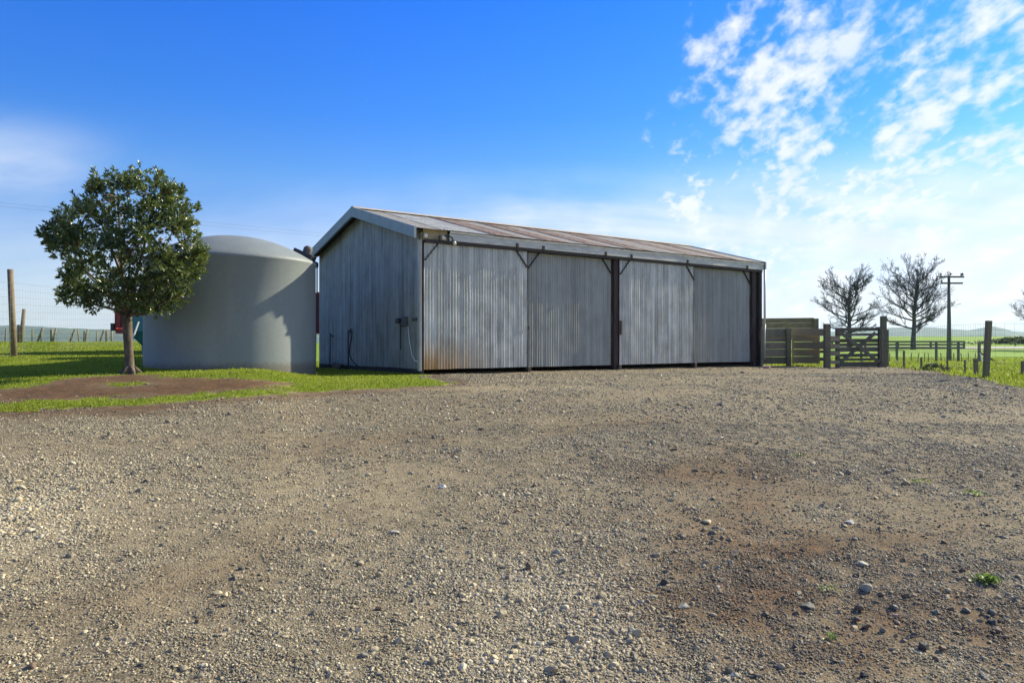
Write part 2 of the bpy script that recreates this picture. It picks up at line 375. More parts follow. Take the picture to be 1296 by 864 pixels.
def patch(qx, qy, lst):
    r = np.zeros(len(qx))
    for (u, v, rx, ry, ang, a) in lst:
        c = G(u, v); ca, sa = math.cos(ang), math.sin(ang)
        ex = (qx-c.x)*ca+(qy-c.y)*sa; ey = -(qx-c.x)*sa+(qy-c.y)*ca
        r = np.maximum(r, a*np.exp(-((ex/rx)**2+(ey/ry)**2)))
    return r
DUST = [(420, 620, 1.3, 1.6, .3, .75), (300, 700, .55, 1.3, -.5, .8), (215, 770, .18, .45, -.6, .8), (420, 700, .5, .6, 0, .7), (330, 560, 2.6, .8, .1, .6), (660, 492, 2.2, .7, .15, 1.0),
        (480, 492, 2.6, .45, .25, .95), (800, 480, 3.5, 1.3, .1, .6), (560, 487, 1.5, .4, .3, .8), (200, 560, 2.5, .9, .1, .5), (900, 500, 2.5, 1.0, 0, .45), (1000, 475, 3, 1.2, 0, .45), (640, 560, 1.5, .8, 0, .4), (130, 700, .35, 1.2, -.7, .55), (60, 790, .3, .5, -.7, .6), (520, 760, .3, .8, -.35, .4), (960, 560, 2.6, .35, .2, .5), (760, 530, 3.0, .3, .15, .45)]
SOIL = [(900, 600, 1.0, 1.4, .3, .45), (760, 540, 1.6, .7, .2, .4), (450, 560, 1.5, .7, .2, .35), (250, 720, .5, .9, -.6, .4), (1118, 835, .16, .75, -.35, 1.3), (1060, 720, .25, .8, -.5, 1.0), (1130, 740, 1.6, 1.8, 0, .9), (1000, 830, .5, .5, 0, .8), (940, 640, .9, .9, 0, .4), (1080, 600, 1.6, 1.2, 0, .3), (1085, 800, .6, .8, -.3, 1.2), (1010, 760, .9, 1.1, 0, 1.1), (1190, 830, .7, .7, 0, .9), (1200, 740, .8, .8, 0, .7), (920, 760, .45, .8, 0, .6), (960, 700, .55, .9, .2, .6), (1220, 650, 1.2, 1.2, 0, .35), (1000, 640, .8, .8, 0, .65), (900, 820, .5, .5, 0, .55),
        (1070, 690, .7, .7, 0, .6), (1170, 690, .9, .9, 0, .45), (-20, 522, 2.5, .35, 0, .8), (150, 517, 2.0, .22, 0, .75), (430, 497, 1.6, .25, .2, .85), (1060, 464, 2.8, 1.2, 0, .7), (1200, 474, 1.6, .8, -.5, .8)]
PALE = [(30, 650, 1.0, 1.3, 0, .95), (120, 610, 1.0, .8, 0, .5), (720, 760, .65, 1.1, .2, .8), (640, 830, .45, .4, 0, .7), (860, 690, .8, .9, 0, .45), (330, 640, .8, .8, 0, .2), (800, 640, 1.4, 1.0, 0, .3)]
def cover(qx, qy):
    nz = fbm(qx, qy, 1.1, 4, 3.0)-.5; nf = fbm(qx, qy, 4.0, 3, 8.0)-.5
    lawn = sdist(qx, qy, LAWN); padd = sdist(qx, qy, PADD); dirt = sdist(qx, qy, DIRT)
    g1 = np.clip(.5+lawn*1.6+nz*.5+nf*.5, 0, 1); gd = np.clip(.64+dirt*1.4+nz*.9+nf*.6, 0, 1)
    isl = patch(qx, qy, [(163, 486, .5, .38, 0, .7)])
    gd = np.clip(gd-isl, 0, 1)
    g2 = np.clip(.5+padd*1.4+nz*.6+nf*.5, 0, 1)
    backyard = sst(np.hypot(qx, qy), 40, 60)*(qy < 8)
    grass = np.maximum(np.maximum(g1*(1-gd), g2), backyard)
    soil = np.maximum(patch(qx, qy, SOIL)*(.78+nz*2.6+nf*1.0), np.maximum(gd*g1, np.clip(1-np.abs(lawn+.25)*3, 0, 1)*.7*(qx < 2)))
    return grass, np.clip(soil, 0, 1), np.clip(patch(qx, qy, DUST)*(1+nz*1.5), 0, 1), np.clip(patch(qx, qy, PALE)*(1+nz*1.5), 0, 1), lawn, padd
gg, gsoil, gdust, gpale, glawn, gpadd = cover(gx, gy)
loose = (1-gg)*sst(gy, 40, 14)
gz = gz + loose*((fbm(gx, gy, 2.2, 3, 4.0)-.5)*.035 + (fbm(gx, gy, 7.0, 2, 1.0)-.5)*.018)
V = np.stack([gx, gy, gz], 1); nx, ny = len(xs), len(ys)
ii, jj = np.meshgrid(np.arange(nx-1), np.arange(ny-1)); a0 = (jj*nx+ii).ravel()
Q = np.stack([a0, a0+1, a0+nx+1, a0+nx], 1)
fl = glawn[Q].mean(1) > 0; fp = (gpadd[Q].mean(1) > 0) & ~fl; fyd = ~(fl | fp)
rad = np.hypot(gx[Q].mean(1), gy[Q].mean(1)); outer = fyd & (rad > 55); fyd &= ~outer; fp |= outer
far = sst(gy, 20, 60)
gg = np.where(np.hypot(gx, gy) > 55, 1.0, gg)
for nm, sel in (('gravel_yard', fyd), ('lawn', fl), ('paddock', fp)):
    qs = Q[sel]; used, inv = np.unique(qs, return_inverse=True); qs = inv.reshape(qs.shape)
    me = np_mesh(nm, V[used], qs, M['ground'], True, {k: ('FLOAT', v_[used]) for k, v_ in (('grass', gg), ('soil', gsoil), ('dust', gdust), ('pale', gpale), ('far', far))})
    tag(link(bpy.data.objects.new(nm, me)), kind='structure')
# hills far off
def hill_range(name, prof, Y0, depth, seed, rough=.12):
    us = np.linspace(prof[0][0], prof[-1][0], 420); tops = np.interp(us, [p[0] for p in prof], [p[1] for p in prof])
    rows = 46; vs = np.linspace(0, 1, rows); U, T = np.meshgrid(us, vs)
    Yh = Y0+depth*(T-.35); Xh = (U-CX)/F*Yh
    top = np.broadcast_to(tops, U.shape); Zt = CZ+(HY-top)/F*(Y0)
    shape = np.clip(np.sin(np.pi*np.clip(T*1.05, 0, 1)), 0, 1)**.8
    nz = fbm(Xh, Yh, 1/420., 5, seed)-.5; nz2 = fbm(Xh, Yh, 1/40., 3, seed+5)-.5
    Zh = -14+(Zt+14)*shape*(1+rough*2*nz)+nz2*5*shape
    V_ = np.stack([Xh.ravel(), Yh.ravel(), Zh.ravel()], 1); n = len(us)
    i, j = np.meshgrid(np.arange(n-1), np.arange(rows-1)); a = (j*n+i).ravel()
    me = np_mesh(name, V_, np.stack([a, a+1, a+n+1, a+n], 1), M['hill'], True); tag(link(bpy.data.objects.new(name, me)), kind='structure')
hill_range('hills', [(-700, 424), (-400, 419), (-150, 415), (-40, 413), (20, 412), (60, 414), (100, 415.5), (150, 417), (260, 420), (420, 424), (700, 428), (1000, 429)], 2300, 1500, 3.0)
hill_range('hills', [(900, 424), (1000, 421), (1060, 418), (1100, 415), (1140, 413), (1180, 413.5), (1212, 416.5), (1226, 417.5), (1240, 417), (1275, 418), (1310, 420), (1400, 421), (1700, 419), (2300, 421)], 3300, 1500, 9.0, .05)
hill_range('hills', [(1190, 428), (1212, 420), (1235, 416), (1246, 413.8), (1257, 412.5), (1268, 415), (1285, 420), (1300, 425), (1320, 429)], 3000, 700, 21.0, .03)

# ------------------------------------------------------------------ loose gravel (instanced stones, uncountable)
def stone_mesh(name, seed, sub=1, flat=.65, mat=None):
    rr = np.random.default_rng(seed)
    t = (1+5**.5)/2
    v = [Vector(p).normalized() for p in [(-1,t,0),(1,t,0),(-1,-t,0),(1,-t,0),(0,-1,t),(0,1,t),(0,-1,-t),(0,1,-t),(t,0,-1),(t,0,1),(-t,0,-1),(-t,0,1)]]
    f = [(0,11,5),(0,5,1),(0,1,7),(0,7,10),(0,10,11),(1,5,9),(5,11,4),(11,10,2),(10,7,6),(7,1,8),(3,9,4),(3,4,2),(3,2,6),(3,6,8),(3,8,9),(4,9,5),(2,4,11),(6,2,10),(8,6,7),(9,8,1)]
    for _ in range(sub):
        nf = []; mid = {}
        def m_(a, b):
            k = (min(a, b), max(a, b))
            if k not in mid: mid[k] = len(v); v.append(((v[a]+v[b])/2).normalized())
            return mid[k]
        for a, b, c in f:
            ab, bc, ca = m_(a, b), m_(b, c), m_(c, a); nf += [(a,ab,ca),(b,bc,ab),(c,ca,bc),(ab,bc,ca)]
        f = nf
    ax = rr.normal(size=(7, 3)); ax /= np.linalg.norm(ax, axis=1)[:, None]; dd = rr.uniform(.45, .85, 7)
    el = np.array([1, rr.uniform(.62, .9), rr.uniform(flat-.15, flat+.15)])
    V_ = []
    for p in v:
        p = np.array(p)
        for a, k in zip(ax, dd):                        # facet the ball with a few cutting planes
            q = p@a
            if q > k: p = p-a*(q-k)
        V_.append(p*el*(1+rr.normal()*.03))
    me = bpy.data.meshes.new(name); me.from_pydata([tuple(p) for p in V_], [], f)
    if mat: me.materials.append(mat)
    return me
def stone_mat(name, inst):
    m, t, b = material(name)
    if inst:
        a = t.add('ShaderNodeAttribute'); a.attribute_type = 'INSTANCER'; a.attribute_name = 'tint'; fac = a.outputs['Fac']
        a2 = t.add('ShaderNodeAttribute'); a2.attribute_type = 'INSTANCER'; a2.attribute_name = 'soil'; so = a2.outputs['Fac']
    else: fac = t.add('ShaderNodeObjectInfo').outputs['Random']; so = None
    r = t.add('ShaderNodeValToRGB'); t.l.new(fac, r.inputs[0]); r.color_ramp.interpolation = 'LINEAR'; e = r.color_ramp.elements
    cols = [(0, (.045, .043, .038)), (.14, (.122, .108, .080)), (.30, (.240, .202, .138)), (.50, (.40, .330, .212)), (.70, (.56, .465, .290)), (.90, (.71, .60, .40)), (.975, (.66, .61, .49)), (1, (.34, .17, .07))]
    while len(e) < len(cols): e.new(.5)
    for k, (p, c) in enumerate(cols): e[k].position = p; e[k].color = (*c, 1)
    geo = t.add('ShaderNodeNewGeometry').outputs['Position']; n = t.noise(geo, 60, 5, .65)
    c = t.mix(t.ss(n, .3, .7), r.outputs[0], t.mix(.5, r.outputs[0], (.32, .28, .19)))
    if so is not None: c = t.mix(t.math('MULTIPLY', so, .72), c, (.12, .078, .046))
    t.put(b.inputs['Base Color'], c); b.inputs['Roughness'].default_value = .8; bump(t, b, n, .5, .004); return m
M['stone_inst'] = stone_mat('gravel_stone', True); M['stone'] = stone_mat('loose_stone', False)
def scatter():
    pts = []
    # (near, far, number, median radius)
    for y0, y1, n, r0 in ((2.6, 5.2, 240000, .0044), (5.2, 9.0, 280000, .0054), (9.0, 17.5, 240000, .0080), (17.5, 26, 26000, .011), (2.6, 9.0, -120000, .0062), (9.0, 17.5, -70000, .0085)):
        m = abs(n); y = np.sqrt(RNG.uniform(y0*y0, y1*y1, m)); x = (RNG.uniform(-.74, .74, m) if n > 0 else np.sign(RNG.uniform(-1, 1, m))*RNG.uniform(.74, 1.25, m))*y; n = m
        pts.append((x, y, r0*np.exp(RNG.normal(0, .42, n))))
    x, y, r = (np.concatenate(k) for k in zip(*pts))
    g, so, du, pa, la, pd = cover(x, y)
    den = 1-.70*du; clump = fbm(x, y, 1.6, 4, 30.0); den = den*(.45+1.1*sst(clump, .35, .65)); den *= np.where((g > .45) | ((la > .15) & (x < 0)), .10, 1); den += pa*.4
    den *= (1-.55*so); drift = fbm(x, y, .55, 3, 71.0); den *= .55+.75*sst(drift, .38, .62); shed = ((x+2.07)*.8128+(y-16.65)*.5825 > 0) & ((x+2.07)*-.5825+(y-16.65)*.8128 > -.05)
    keep = (RNG.random(len(x)) < np.clip(den, 0, 1)) & ~shed & (g < .8)
    x, y, r, so, du, pa = (k[keep] for k in (x, y, r, so, du, pa))
    big = RNG.random(len(x)) < .024; r = np.where(big, r*RNG.uniform(1.5, 2.6, len(x)), r); r *= (1+.55*pa)
    z = hgt(x, y) + ((fbm(x, y, 2.2, 3, 4.0)-.5)*.035 + (fbm(x, y, 7.0, 2, 1.0)-.5)*.018) + r*.12
    tint = np.clip(RNG.beta(1.7, 2.5, len(x))+pa*.24-so*.12, 0, 1); tint = np.where(RNG.random(len(x)) < .012, 1.0, np.minimum(tint, .975))
    return np.stack([x, y, z], 1), r, tint, so
pv_, pr, pt, pso = scatter()
me = bpy.data.meshes.new('gravel'); me.vertices.add(len(pv_)); me.vertices.foreach_set('co', pv_.astype(np.float32).ravel())
rot = np.stack([RNG.normal(0, .35, len(pv_)), RNG.normal(0, .35, len(pv_)), RNG.uniform(0, 6.28, len(pv_))], 1)
for an, typ, dat in (('rad', 'FLOAT', pr), ('tint', 'FLOAT', pt), ('soil', 'FLOAT', pso)):
    me.attributes.new(an, typ, 'POINT').data.foreach_set('value', dat.astype(np.float32))
me.attributes.new('rot', 'FLOAT_VECTOR', 'POINT').data.foreach_set('vector', rot.astype(np.float32).ravel())
gravel = tag(link(bpy.data.objects.new('gravel', me)), kind='stuff')
gn = bpy.data.node_groups.new('scatter_stones', 'GeometryNodeTree')
gn.interface.new_socket('Geometry', in_out='INPUT', socket_type='NodeSocketGeometry'); gn.interface.new_socket('Geometry', in_out='OUTPUT', socket_type='NodeSocketGeometry')
gi = gn.nodes.new('NodeGroupInput'); go = gn.nodes.new('NodeGroupOutput'); iop = gn.nodes.new('GeometryNodeInstanceOnPoints'); gti = gn.nodes.new('GeometryNodeGeometryToInstance')
for k in range(10):
    so_ = bpy.data.objects.new('gravel_stone', stone_mesh('gravel_stone', 100+k, 1, .50, M['stone_inst']))
    oi = gn.nodes.new('GeometryNodeObjectInfo'); oi.inputs['Object'].default_value = so_; gn.links.new(oi.outputs['Geometry'], gti.inputs[0])
def named(nm, typ): n = gn.nodes.new('GeometryNodeInputNamedAttribute'); n.data_type = typ; n.inputs[0].default_value = nm; return n.outputs[0]
gn.links.new(gi.outputs[0], iop.inputs['Points']); gn.links.new(gti.outputs[0], iop.inputs['Instance']); iop.inputs['Pick Instance'].default_value = True
e2r = gn.nodes.new('FunctionNodeEulerToRotation'); gn.links.new(named('rot', 'FLOAT_VECTOR'), e2r.inputs[0]); gn.links.new(e2r.outputs[0], iop.inputs['Rotation'])
gn.links.new(named('rad', 'FLOAT'), iop.inputs['Scale']); gn.links.new(iop.outputs[0], go.inputs[0])
gravel.modifiers.new('scatter', 'NODES').node_group = gn

# ------------------------------------------------------------------ single stones one can pick out of the gravel
STM = [stone_mesh('stone', 300+k, 2, .62) for k in range(6)]
def stone_colour(name, col): return simple(name, col, .8, 0, .28, 30, bmp=.5)
STC = {'white': stone_colour('white_stone', (.55, .53, .46)), 'grey': stone_colour('grey_stone', (.19, .18, .145)), 'cream': stone_colour('cream_stone', (.46, .39, .25)),
       'brown': stone_colour('brown_stone', (.15, .105, .07)), 'dark': stone_colour('dark_stone', (.065, .062, .055)), 'pale': stone_colour('pale_grey_stone', (.36, .335, .26)), 'pink': stone_colour('pinkish_stone', (.40, .27, .21))}
LONE = [(560, 617, 5.2, 'white', .8, 'round white stone lying alone in the middle of the gravel'),
        (396, 675, 6.5, 'cream', .7, 'tan wedge shaped stone casting a long shadow left of the middle of the yard'),
        (500, 673, 6, 'white', .45, 'flat whitish stone in the gravel near the tan wedge shaped one'),
        (866, 768, 9, 'pale', .65, 'smooth pale grey stone, the largest of the cluster right of the cream patch of gravel'),
        (778, 842, 9, 'cream', .55, 'oval cream stone at the near edge of the gravel'),
        (1076, 662, 6.5, 'white', .75, 'blocky whitish stone beside a dark one at the top of the brown soil'),
        (1091, 714, 8.5, 'pale', .45, 'long pale stone lying aslant on the brown soil'),
        (1097, 746, 9, 'pale', .8, 'round grey boulder like stone on the brown soil'),
        (1023, 768, 9.5, 'grey', .6, 'grey pointed stone on the brown soil'),
        (1269, 680, 8, 'pale', .45, 'flat grey stone near the right edge of the yard beyond the green weed'),
        (731, 687, 6, 'brown', .8, 'dark squarish stone above the cream patch of gravel'),
        (670, 719, 6.5, 'brown', 1.3, 'brown stone standing on its end in the gravel'),
        (895, 660, 7.5, 'cream', .4, 'flat cream stone lying alone at the top of the pale stones'),
        (841, 738, 6, 'dark', .9, 'dark upright stone among the pale ones'),
        (1131, 769, 7, 'grey', .8, 'grey cube like stone beside a pinkish one in the soil'),
        (1134, 779, 6, 'pink', .6, 'pinkish stone touching the grey cube like one'),
        (1169, 819, 7.5, 'dark', .9, 'dark stone casting a shadow on the soil towards the near right corner'),
        (1256, 787, 7.5, 'dark', .6, 'dark grey stone near the right edge below the green weed')]
def rock(u, v, rpx, col, fl, label, group=None, k=0):
    p = G(u, v); r = rpx/F*p.y
    o = bpy.data.objects.new('stone', STM[k % 6].copy() if 0 else STM[k % 6])
    o.location = (p.x, p.y, p.z+r*fl*.22); o.scale = (r, r, r*fl*1.25); o.rotation_euler = (random.uniform(-.25, .25), random.uniform(-.2, .2), random.uniform(0, 6))
    link(o); o.material_slots[0].link = 'OBJECT' if o.material_slots else 'OBJECT'
    o.material_slots[0].material = STC[col]; return tag(o, label, 'stone', group)
for s_ in STM: s_.materials.append(None)
for k, (u, v, r, c, fl, lb) in enumerate(LONE): rock(u, v, r, c, fl, lb, k=k)
MORE = [(690, 716, 5, 'cream'), (705, 699, 6, 'pale'), (712, 709, 7, 'pale'), (714, 722, 5, 'pale'), (760, 692, 5, 'cream'), (811, 762, 6, 'pale'), (827, 755, 6.5, 'cream'), (826, 770, 5.5, 'cream'), (847, 782, 6.5, 'cream'),
        (787, 778, 6, 'cream'), (789, 799, 6.5, 'cream'), (800, 797, 5.5, 'pale'), (908, 743, 5.5, 'pale'), (913, 734, 6, 'grey'), (932, 700, 6, 'grey'), (910, 718, 5, 'grey'), (925, 712, 5, 'pale'), (890, 716, 5, 'grey'),
        (700, 812, 6.5, 'cream'), (722, 833, 6, 'pale'), (676, 831, 6, 'pale'), (655, 815, 6, 'pale'), (675, 849, 6, 'grey'), (721, 805, 5.5, 'cream'), (625, 833, 7, 'cream'), (595, 812, 6.5, 'cream'), (565, 813, 6, 'pale'),
        (610, 845, 6, 'cream'), (667, 848, 5.5, 'cream'), (898, 842, 5.5, 'pale'), (930, 855, 6.5, 'pale'), (911, 805, 5.5, 'cream'), (862, 807, 5.5, 'cream')]
MORE2 = [(1088, 770, 7.5, 'brown'), (1085, 784, 7, 'brown'), (1096, 793, 7, 'brown'), (1117, 797, 6, 'grey'), (1146, 755, 7, 'brown'), (1184, 774, 6.5, 'grey'), (1223, 773, 6, 'grey'), (1256, 776, 7, 'grey'), (1262, 798, 7, 'brown'),
         (1192, 820, 6.5, 'brown'), (1011, 751, 5.5, 'cream'), (1008, 776, 5.5, 'brown'), (1144, 709, 5.5, 'brown'), (1124, 703, 5.5, 'brown'), (1069, 664, 5, 'dark'), (1062, 684, 5, 'grey'), (1082, 683, 5.5, 'grey'), (1085, 727, 5.5, 'brown'),
         (1115, 752, 5.5, 'brown'), (1184, 833, 5.5, 'brown'), (1240, 770, 5, 'dark'), (1292, 770, 6, 'brown'), (1203, 771, 5.5, 'brown'), (1218, 721, 5, 'brown'), (1245, 857, 8, 'grey'), (1093, 855, 7, 'dark'), (1055, 837, 6, 'dark')]
MORE3 = [(276, 750, 6.5, 'cream'), (286, 753, 6, 'cream'), (306, 720, 6, 'dark'), (284, 765, 6, 'dark'), (250, 787, 6, 'brown'), (186, 822, 7, 'brown'), (40, 843, 8, 'brown'), (123, 835, 6.5, 'cream'), (122, 760, 5.5, 'dark'), (205, 667, 6, 'grey'),
         (75, 603, 5, 'cream'), (233, 826, 6, 'brown'), (460, 830, 7.5, 'grey'), (479, 771, 6.5, 'brown'), (415, 719, 5.5, 'brown'), (333, 733, 5, 'brown'), (82, 858, 6.5, 'cream'), (210, 837, 7.5, 'brown'), (400, 840, 6.5, 'pale'),
         (343, 721, 5, 'pale'), (531, 696, 5, 'cream'), (560, 696, 5, 'grey'), (447, 636, 5, 'dark'), (185, 609, 5, 'dark'), (175, 622, 5.5, 'dark'), (520, 600, 5, 'pale'), (913, 554, 5, 'white'), (853, 569, 5.5, 'brown'), (840, 544, 5, 'dark'), (760, 572, 5, 'pink')]
LAND = [(560, 617, 'lone round white stone'), (396, 675, 'tan wedge shaped stone'), (866, 768, 'largest pale grey stone'), (778, 842, 'oval cream stone'), (1091, 714, 'long pale stone'),
        (1097, 746, 'round grey stone'), (1023, 768, 'grey pointed stone'), (1250, 736, 'bright green feathery weed'), (1052, 807, 'small green weed'), (895, 660, 'flat cream stone'),
        (670, 719, 'upright brown stone'), (1169, 819, 'dark corner stone'), (500, 673, 'flat whitish stone')]
LAND = [(G(u, v), n) for u, v, n in LAND]; SAID = set()
def where(u, v, c):
    p = G(u, v); cn = {'pale': 'pale grey', 'pink': 'pinkish', 'dark': 'dark grey'}.get(c, c)
    for q, n in sorted(LAND, key=lambda t: (t[0]-p).length):
        e = p-q; cm = max(5, int(round(e.length*20))*5)
        w_ = [k for k, on in (('beyond', e.y > abs(e.x)*.4), ('in front', -e.y > abs(e.x)*.4), ('right', e.x > abs(e.y)*.4), ('left', -e.x > abs(e.y)*.4)) if on]
        w_ = ' and '.join(w_); w_ += ' of' if not w_.endswith('beyond') else ''
        far_ = 'just' if cm < 18 else 'close' if cm < 45 else 'a step' if cm < 100 else 'some way'
        lb = f'{cn} stone {far_} {w_} the {n}'
        if lb not in SAID: SAID.add(lb); return lb
for grp, lst, f0 in (('pale stones in the near middle of the yard', MORE, .9), ('stones in the brown soil', MORE2, .9), ('stones in the fine gravel', MORE3, .85)):
    for k, (u, v, r, c) in enumerate(lst): rock(u, v, r*f0, c, random.uniform(.5, .85), where(u, v, c), grp, k)

# ------------------------------------------------------------------ grass blades
def blades(name, poly_test, n, xr, yr, hmean, seed, wid=.0045, thr=.45, fall=1.0):
    rr = np.random.default_rng(seed); y = yr[0]*np.exp(rr.random(n)**fall*math.log(yr[1]/yr[0])); x = rr.uniform(xr[0], xr[1], n)*y
    g, so, du, pa, la, pd = cover(x, y)
    g = np.clip(g-(fbm(x, y, 6.0, 3, 44.0)-.5)*.9, 0, 1.2)
    shed = ((x+2.07)*.8128+(y-16.65)*.5825 > -.02) & ((x+2.07)*.8128+(y-16.65)*.5825 < 12.6) & ((x+2.07)*-.5825+(y-16.65)*.8128 > -.05) & ((x+2.07)*-.5825+(y-16.65)*.8128 < 6.4)
    tank = np.hypot(x+6.01, y-15.95) < 1.75
    k = (g > thr) & (poly_test(la, pd)) & ~shed & ~tank; x, y, g = x[k], y[k], g[k]; m = len(x)
    z = hgt(x, y); h = hmean*rr.lognormal(0, .32, m)*(.55+.6*np.clip(g, 0, 1)); h *= .75+.6*fbm(x, y, 1.4, 3, 50.0)
    a = rr.uniform(0, 6.283, m); lean = rr.uniform(.15, .9, m); wd = wid*rr.uniform(.7, 1.5, m)*np.maximum(1, y/11)
    ca, sa = np.cos(a), np.sin(a); b = np.stack([x, y, z-.004], 1)
    side = np.stack([-sa, ca, 0*a], 1)*wd[:, None]; up = np.stack([ca*lean*.45, sa*lean*.45, np.ones(m)], 1)*(h*.55)[:, None]; tip = np.stack([ca*lean, sa*lean, .95-.35*lean], 1)*h[:, None]
    V_ = np.stack([b-side, b+side, b+up+side*.7, b+tip, b+up-side*.7], 1).reshape(-1, 3)
    i = np.arange(m)*5; Q_ = np.concatenate([np.stack([i, i+1, i+2, i+4], 1), np.stack([i+4, i+2, i+3, i+3], 1)])
    t = np.clip(rr.normal(.50, .18, m)+(fbm(x, y, 1.0, 3, 60.)-.5)*.5, 0, 1); t = np.where(rr.random(m) < .05, .97, t)
    T3 = np.concatenate([np.stack([i, i+1, i+2], 1), np.stack([i, i+2, i+4], 1), np.stack([i+4, i+2, i+3], 1)])
    me = np_mesh(name, V_, T3, M['grass'], False, {'tint': ('FLOAT', np.repeat(t, 5))})
    return tag(link(bpy.data.objects.new(name, me)), kind='stuff')
blades('grass', lambda la, pd: la > -.25, 330000, (-.76, -.07), (8.6, 36), .026, 21, .0042, .47, 1.15)
blades('grass', lambda la, pd: (pd > -.3) & (la < 0), 140000, (.25, .98), (9.5, 75), .075, 22, .006, .42, .9)

# ------------------------------------------------------------------ the shed (local x along the front, y to the back, z up)
C0 = Vector((-2.074, 16.65, 0)); PHI = math.atan2(.5825, .8128)
L, W = 12.42, 6.08; EZ, RZ, RY = 3.27, 4.14, 3.04; SL = (RZ-EZ)/(RY+.13)
shed = thing('farm_shed', 'long corrugated iron shed with four sliding doors and a rust streaked gable roof', 'shed', C0, PHI)
_RA = np.random.default_rng(77).uniform(.55, 1.45, 4000)
def corr(uw, v0, v1, amp=.0085, pitch=.0762, rows=6, seed=0, wob=.004, cut=None, per=8, u0=0.0, vary=0):
    """a corrugated sheet as (u, v, w) points: u across, v along, w out of the sheet"""
    nu = max(4, int(round(uw/pitch*per))); us = np.linspace(0, uw, nu+1); rr = np.random.default_rng(seed)
    a = rr.uniform(-1, 1, (rows+1, 4)); pts = []
    for j in range(rows+1):
        t = j/rows
        for u in us:
            top = cut(u) if cut else v1
            v = v0+(top-v0)*t
            U = u+u0; bow = wob*(a[j, 0]*math.sin(U*3.1+a[j, 1]*3)+.6*a[j, 2]*math.sin(U*7+a[j, 3]*3))
            pts.append((u, v, amp*(1 if not vary else _RA[(int(round(U/pitch))+vary*97) % 4000])*math.cos(2*math.pi*U/pitch)+bow))
    n = nu+1; f = [(j*n+i, j*n+i+1, (j+1)*n+i+1, (j+1)*n+i) for j in range(rows) for i in range(nu)]
    return pts, f
def sheet(name, mat, parent, fn, pf):
    m = MB(); m.v = [tuple(fn(*p)) for p in pf[0]]; m.f = pf[1]; return m.build(name, mat, parent, smooth=True)
roofz = lambda y: EZ+SL*(min(y, 2*RY-y)+.13)
# gable walls, sheet by sheet
for wall, x0, sgn in ((0, 0.0, -1), (1, L, 1)):
    y = 0.0; k = 0
    while y < W-.05:
        uw = min(.762, W-y)
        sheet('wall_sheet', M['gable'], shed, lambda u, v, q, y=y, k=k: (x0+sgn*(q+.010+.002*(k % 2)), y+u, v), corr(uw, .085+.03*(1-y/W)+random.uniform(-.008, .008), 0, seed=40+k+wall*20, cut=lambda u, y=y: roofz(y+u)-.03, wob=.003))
        y += .762; k += 1
for k in range(16):                                    # back wall
    sheet('wall_sheet', M['gable'], shed, lambda u, v, q, k=k: (k*.7762+u, W-.02+q, v), corr(.776, .08, EZ-.05, seed=80+k, rows=2, per=6))
MB().box((L/2, W/2, -.09), (L-.1, W-.1, .16)).build('floor', M['floor'], shed)
MB().box((-.012, W/2-.02, -.05), (.03, W, .30)).build('base_board', M['dark_wood'], shed)
MB().box((L+.012, W/2, -.08), (.03, W, .34)).build('base_board', M['dark_wood'], shed)
MB().box((L/2, W-.05, -.05), (L, .03, .30)).build('base_board', M['dark_wood'], shed)
# corner flashings
m = MB(); m.box((.008, -.032, 1.55), (.05, .016, 2.95)); m.box((-.026, .015, 1.55), (.016, .09, 2.95)); m.build('corner_flashing', M['roof_blue'], shed)
# front framing: posts, head beam, track, fascia
def tt(u): return (1/(1954.-u)-1/(1954.-531.4))/2.459e-5
posts = [(.06, .09, 'dark_steel', .05, .10), (6.012, .15, 'brown_steel', .04, .15), (12.06, .19, 'brown_steel', .04, .15), (12.33, .13, 'dark_wood', -.01, .14)]
for x, wd, mt, y, dp in posts: MB().box((x, y, 1.47), (wd, dp, 3.02)).build('post', M[mt], shed)
MB().box((L/2, .06, 3.10), (L-.06, .09, .20)).build('head_beam', M['fascia'], shed)
MB().box((L/2+.02, -.075, 3.005), (L-.12, .07, .07)).build('door_track', M['dark_steel'], shed)
fx0 = .70
for a, b in ((fx0, 4.72), (4.724, 8.6), (8.604, L-.02)): MB().box(((a+b)/2, -.115, 3.125), (b-a, .035, .165)).build('fascia_board', M['fascia'], shed, bevel=.004)
# spouting along the eave, lip uneven
m = MB(); n = 60
for i in range(n):
    a = fx0+(L+.06-fx0)*i/n; b = fx0+(L+.06-fx0)*(i+1)/n
    za = .006*math.sin(a*1.7)-.004*a/L; zb = .006*math.sin(b*1.7)-.004*b/L
    m.poly([(a, -.145, 3.212+za), (b, -.145, 3.212+zb), (b, -.150, 3.252+zb), (a, -.150, 3.252+za)])
    m.poly([(a, -.098, 3.212+za), (b, -.098, 3.212+zb), (b, -.145, 3.212+zb), (a, -.145, 3.212+za)])
m.build('gutter', M['gutter'], shed)
MB().box((L+.065, -.12, 3.235), (.012, .07, .07)).build('gutter_stop', M['pole'], shed)
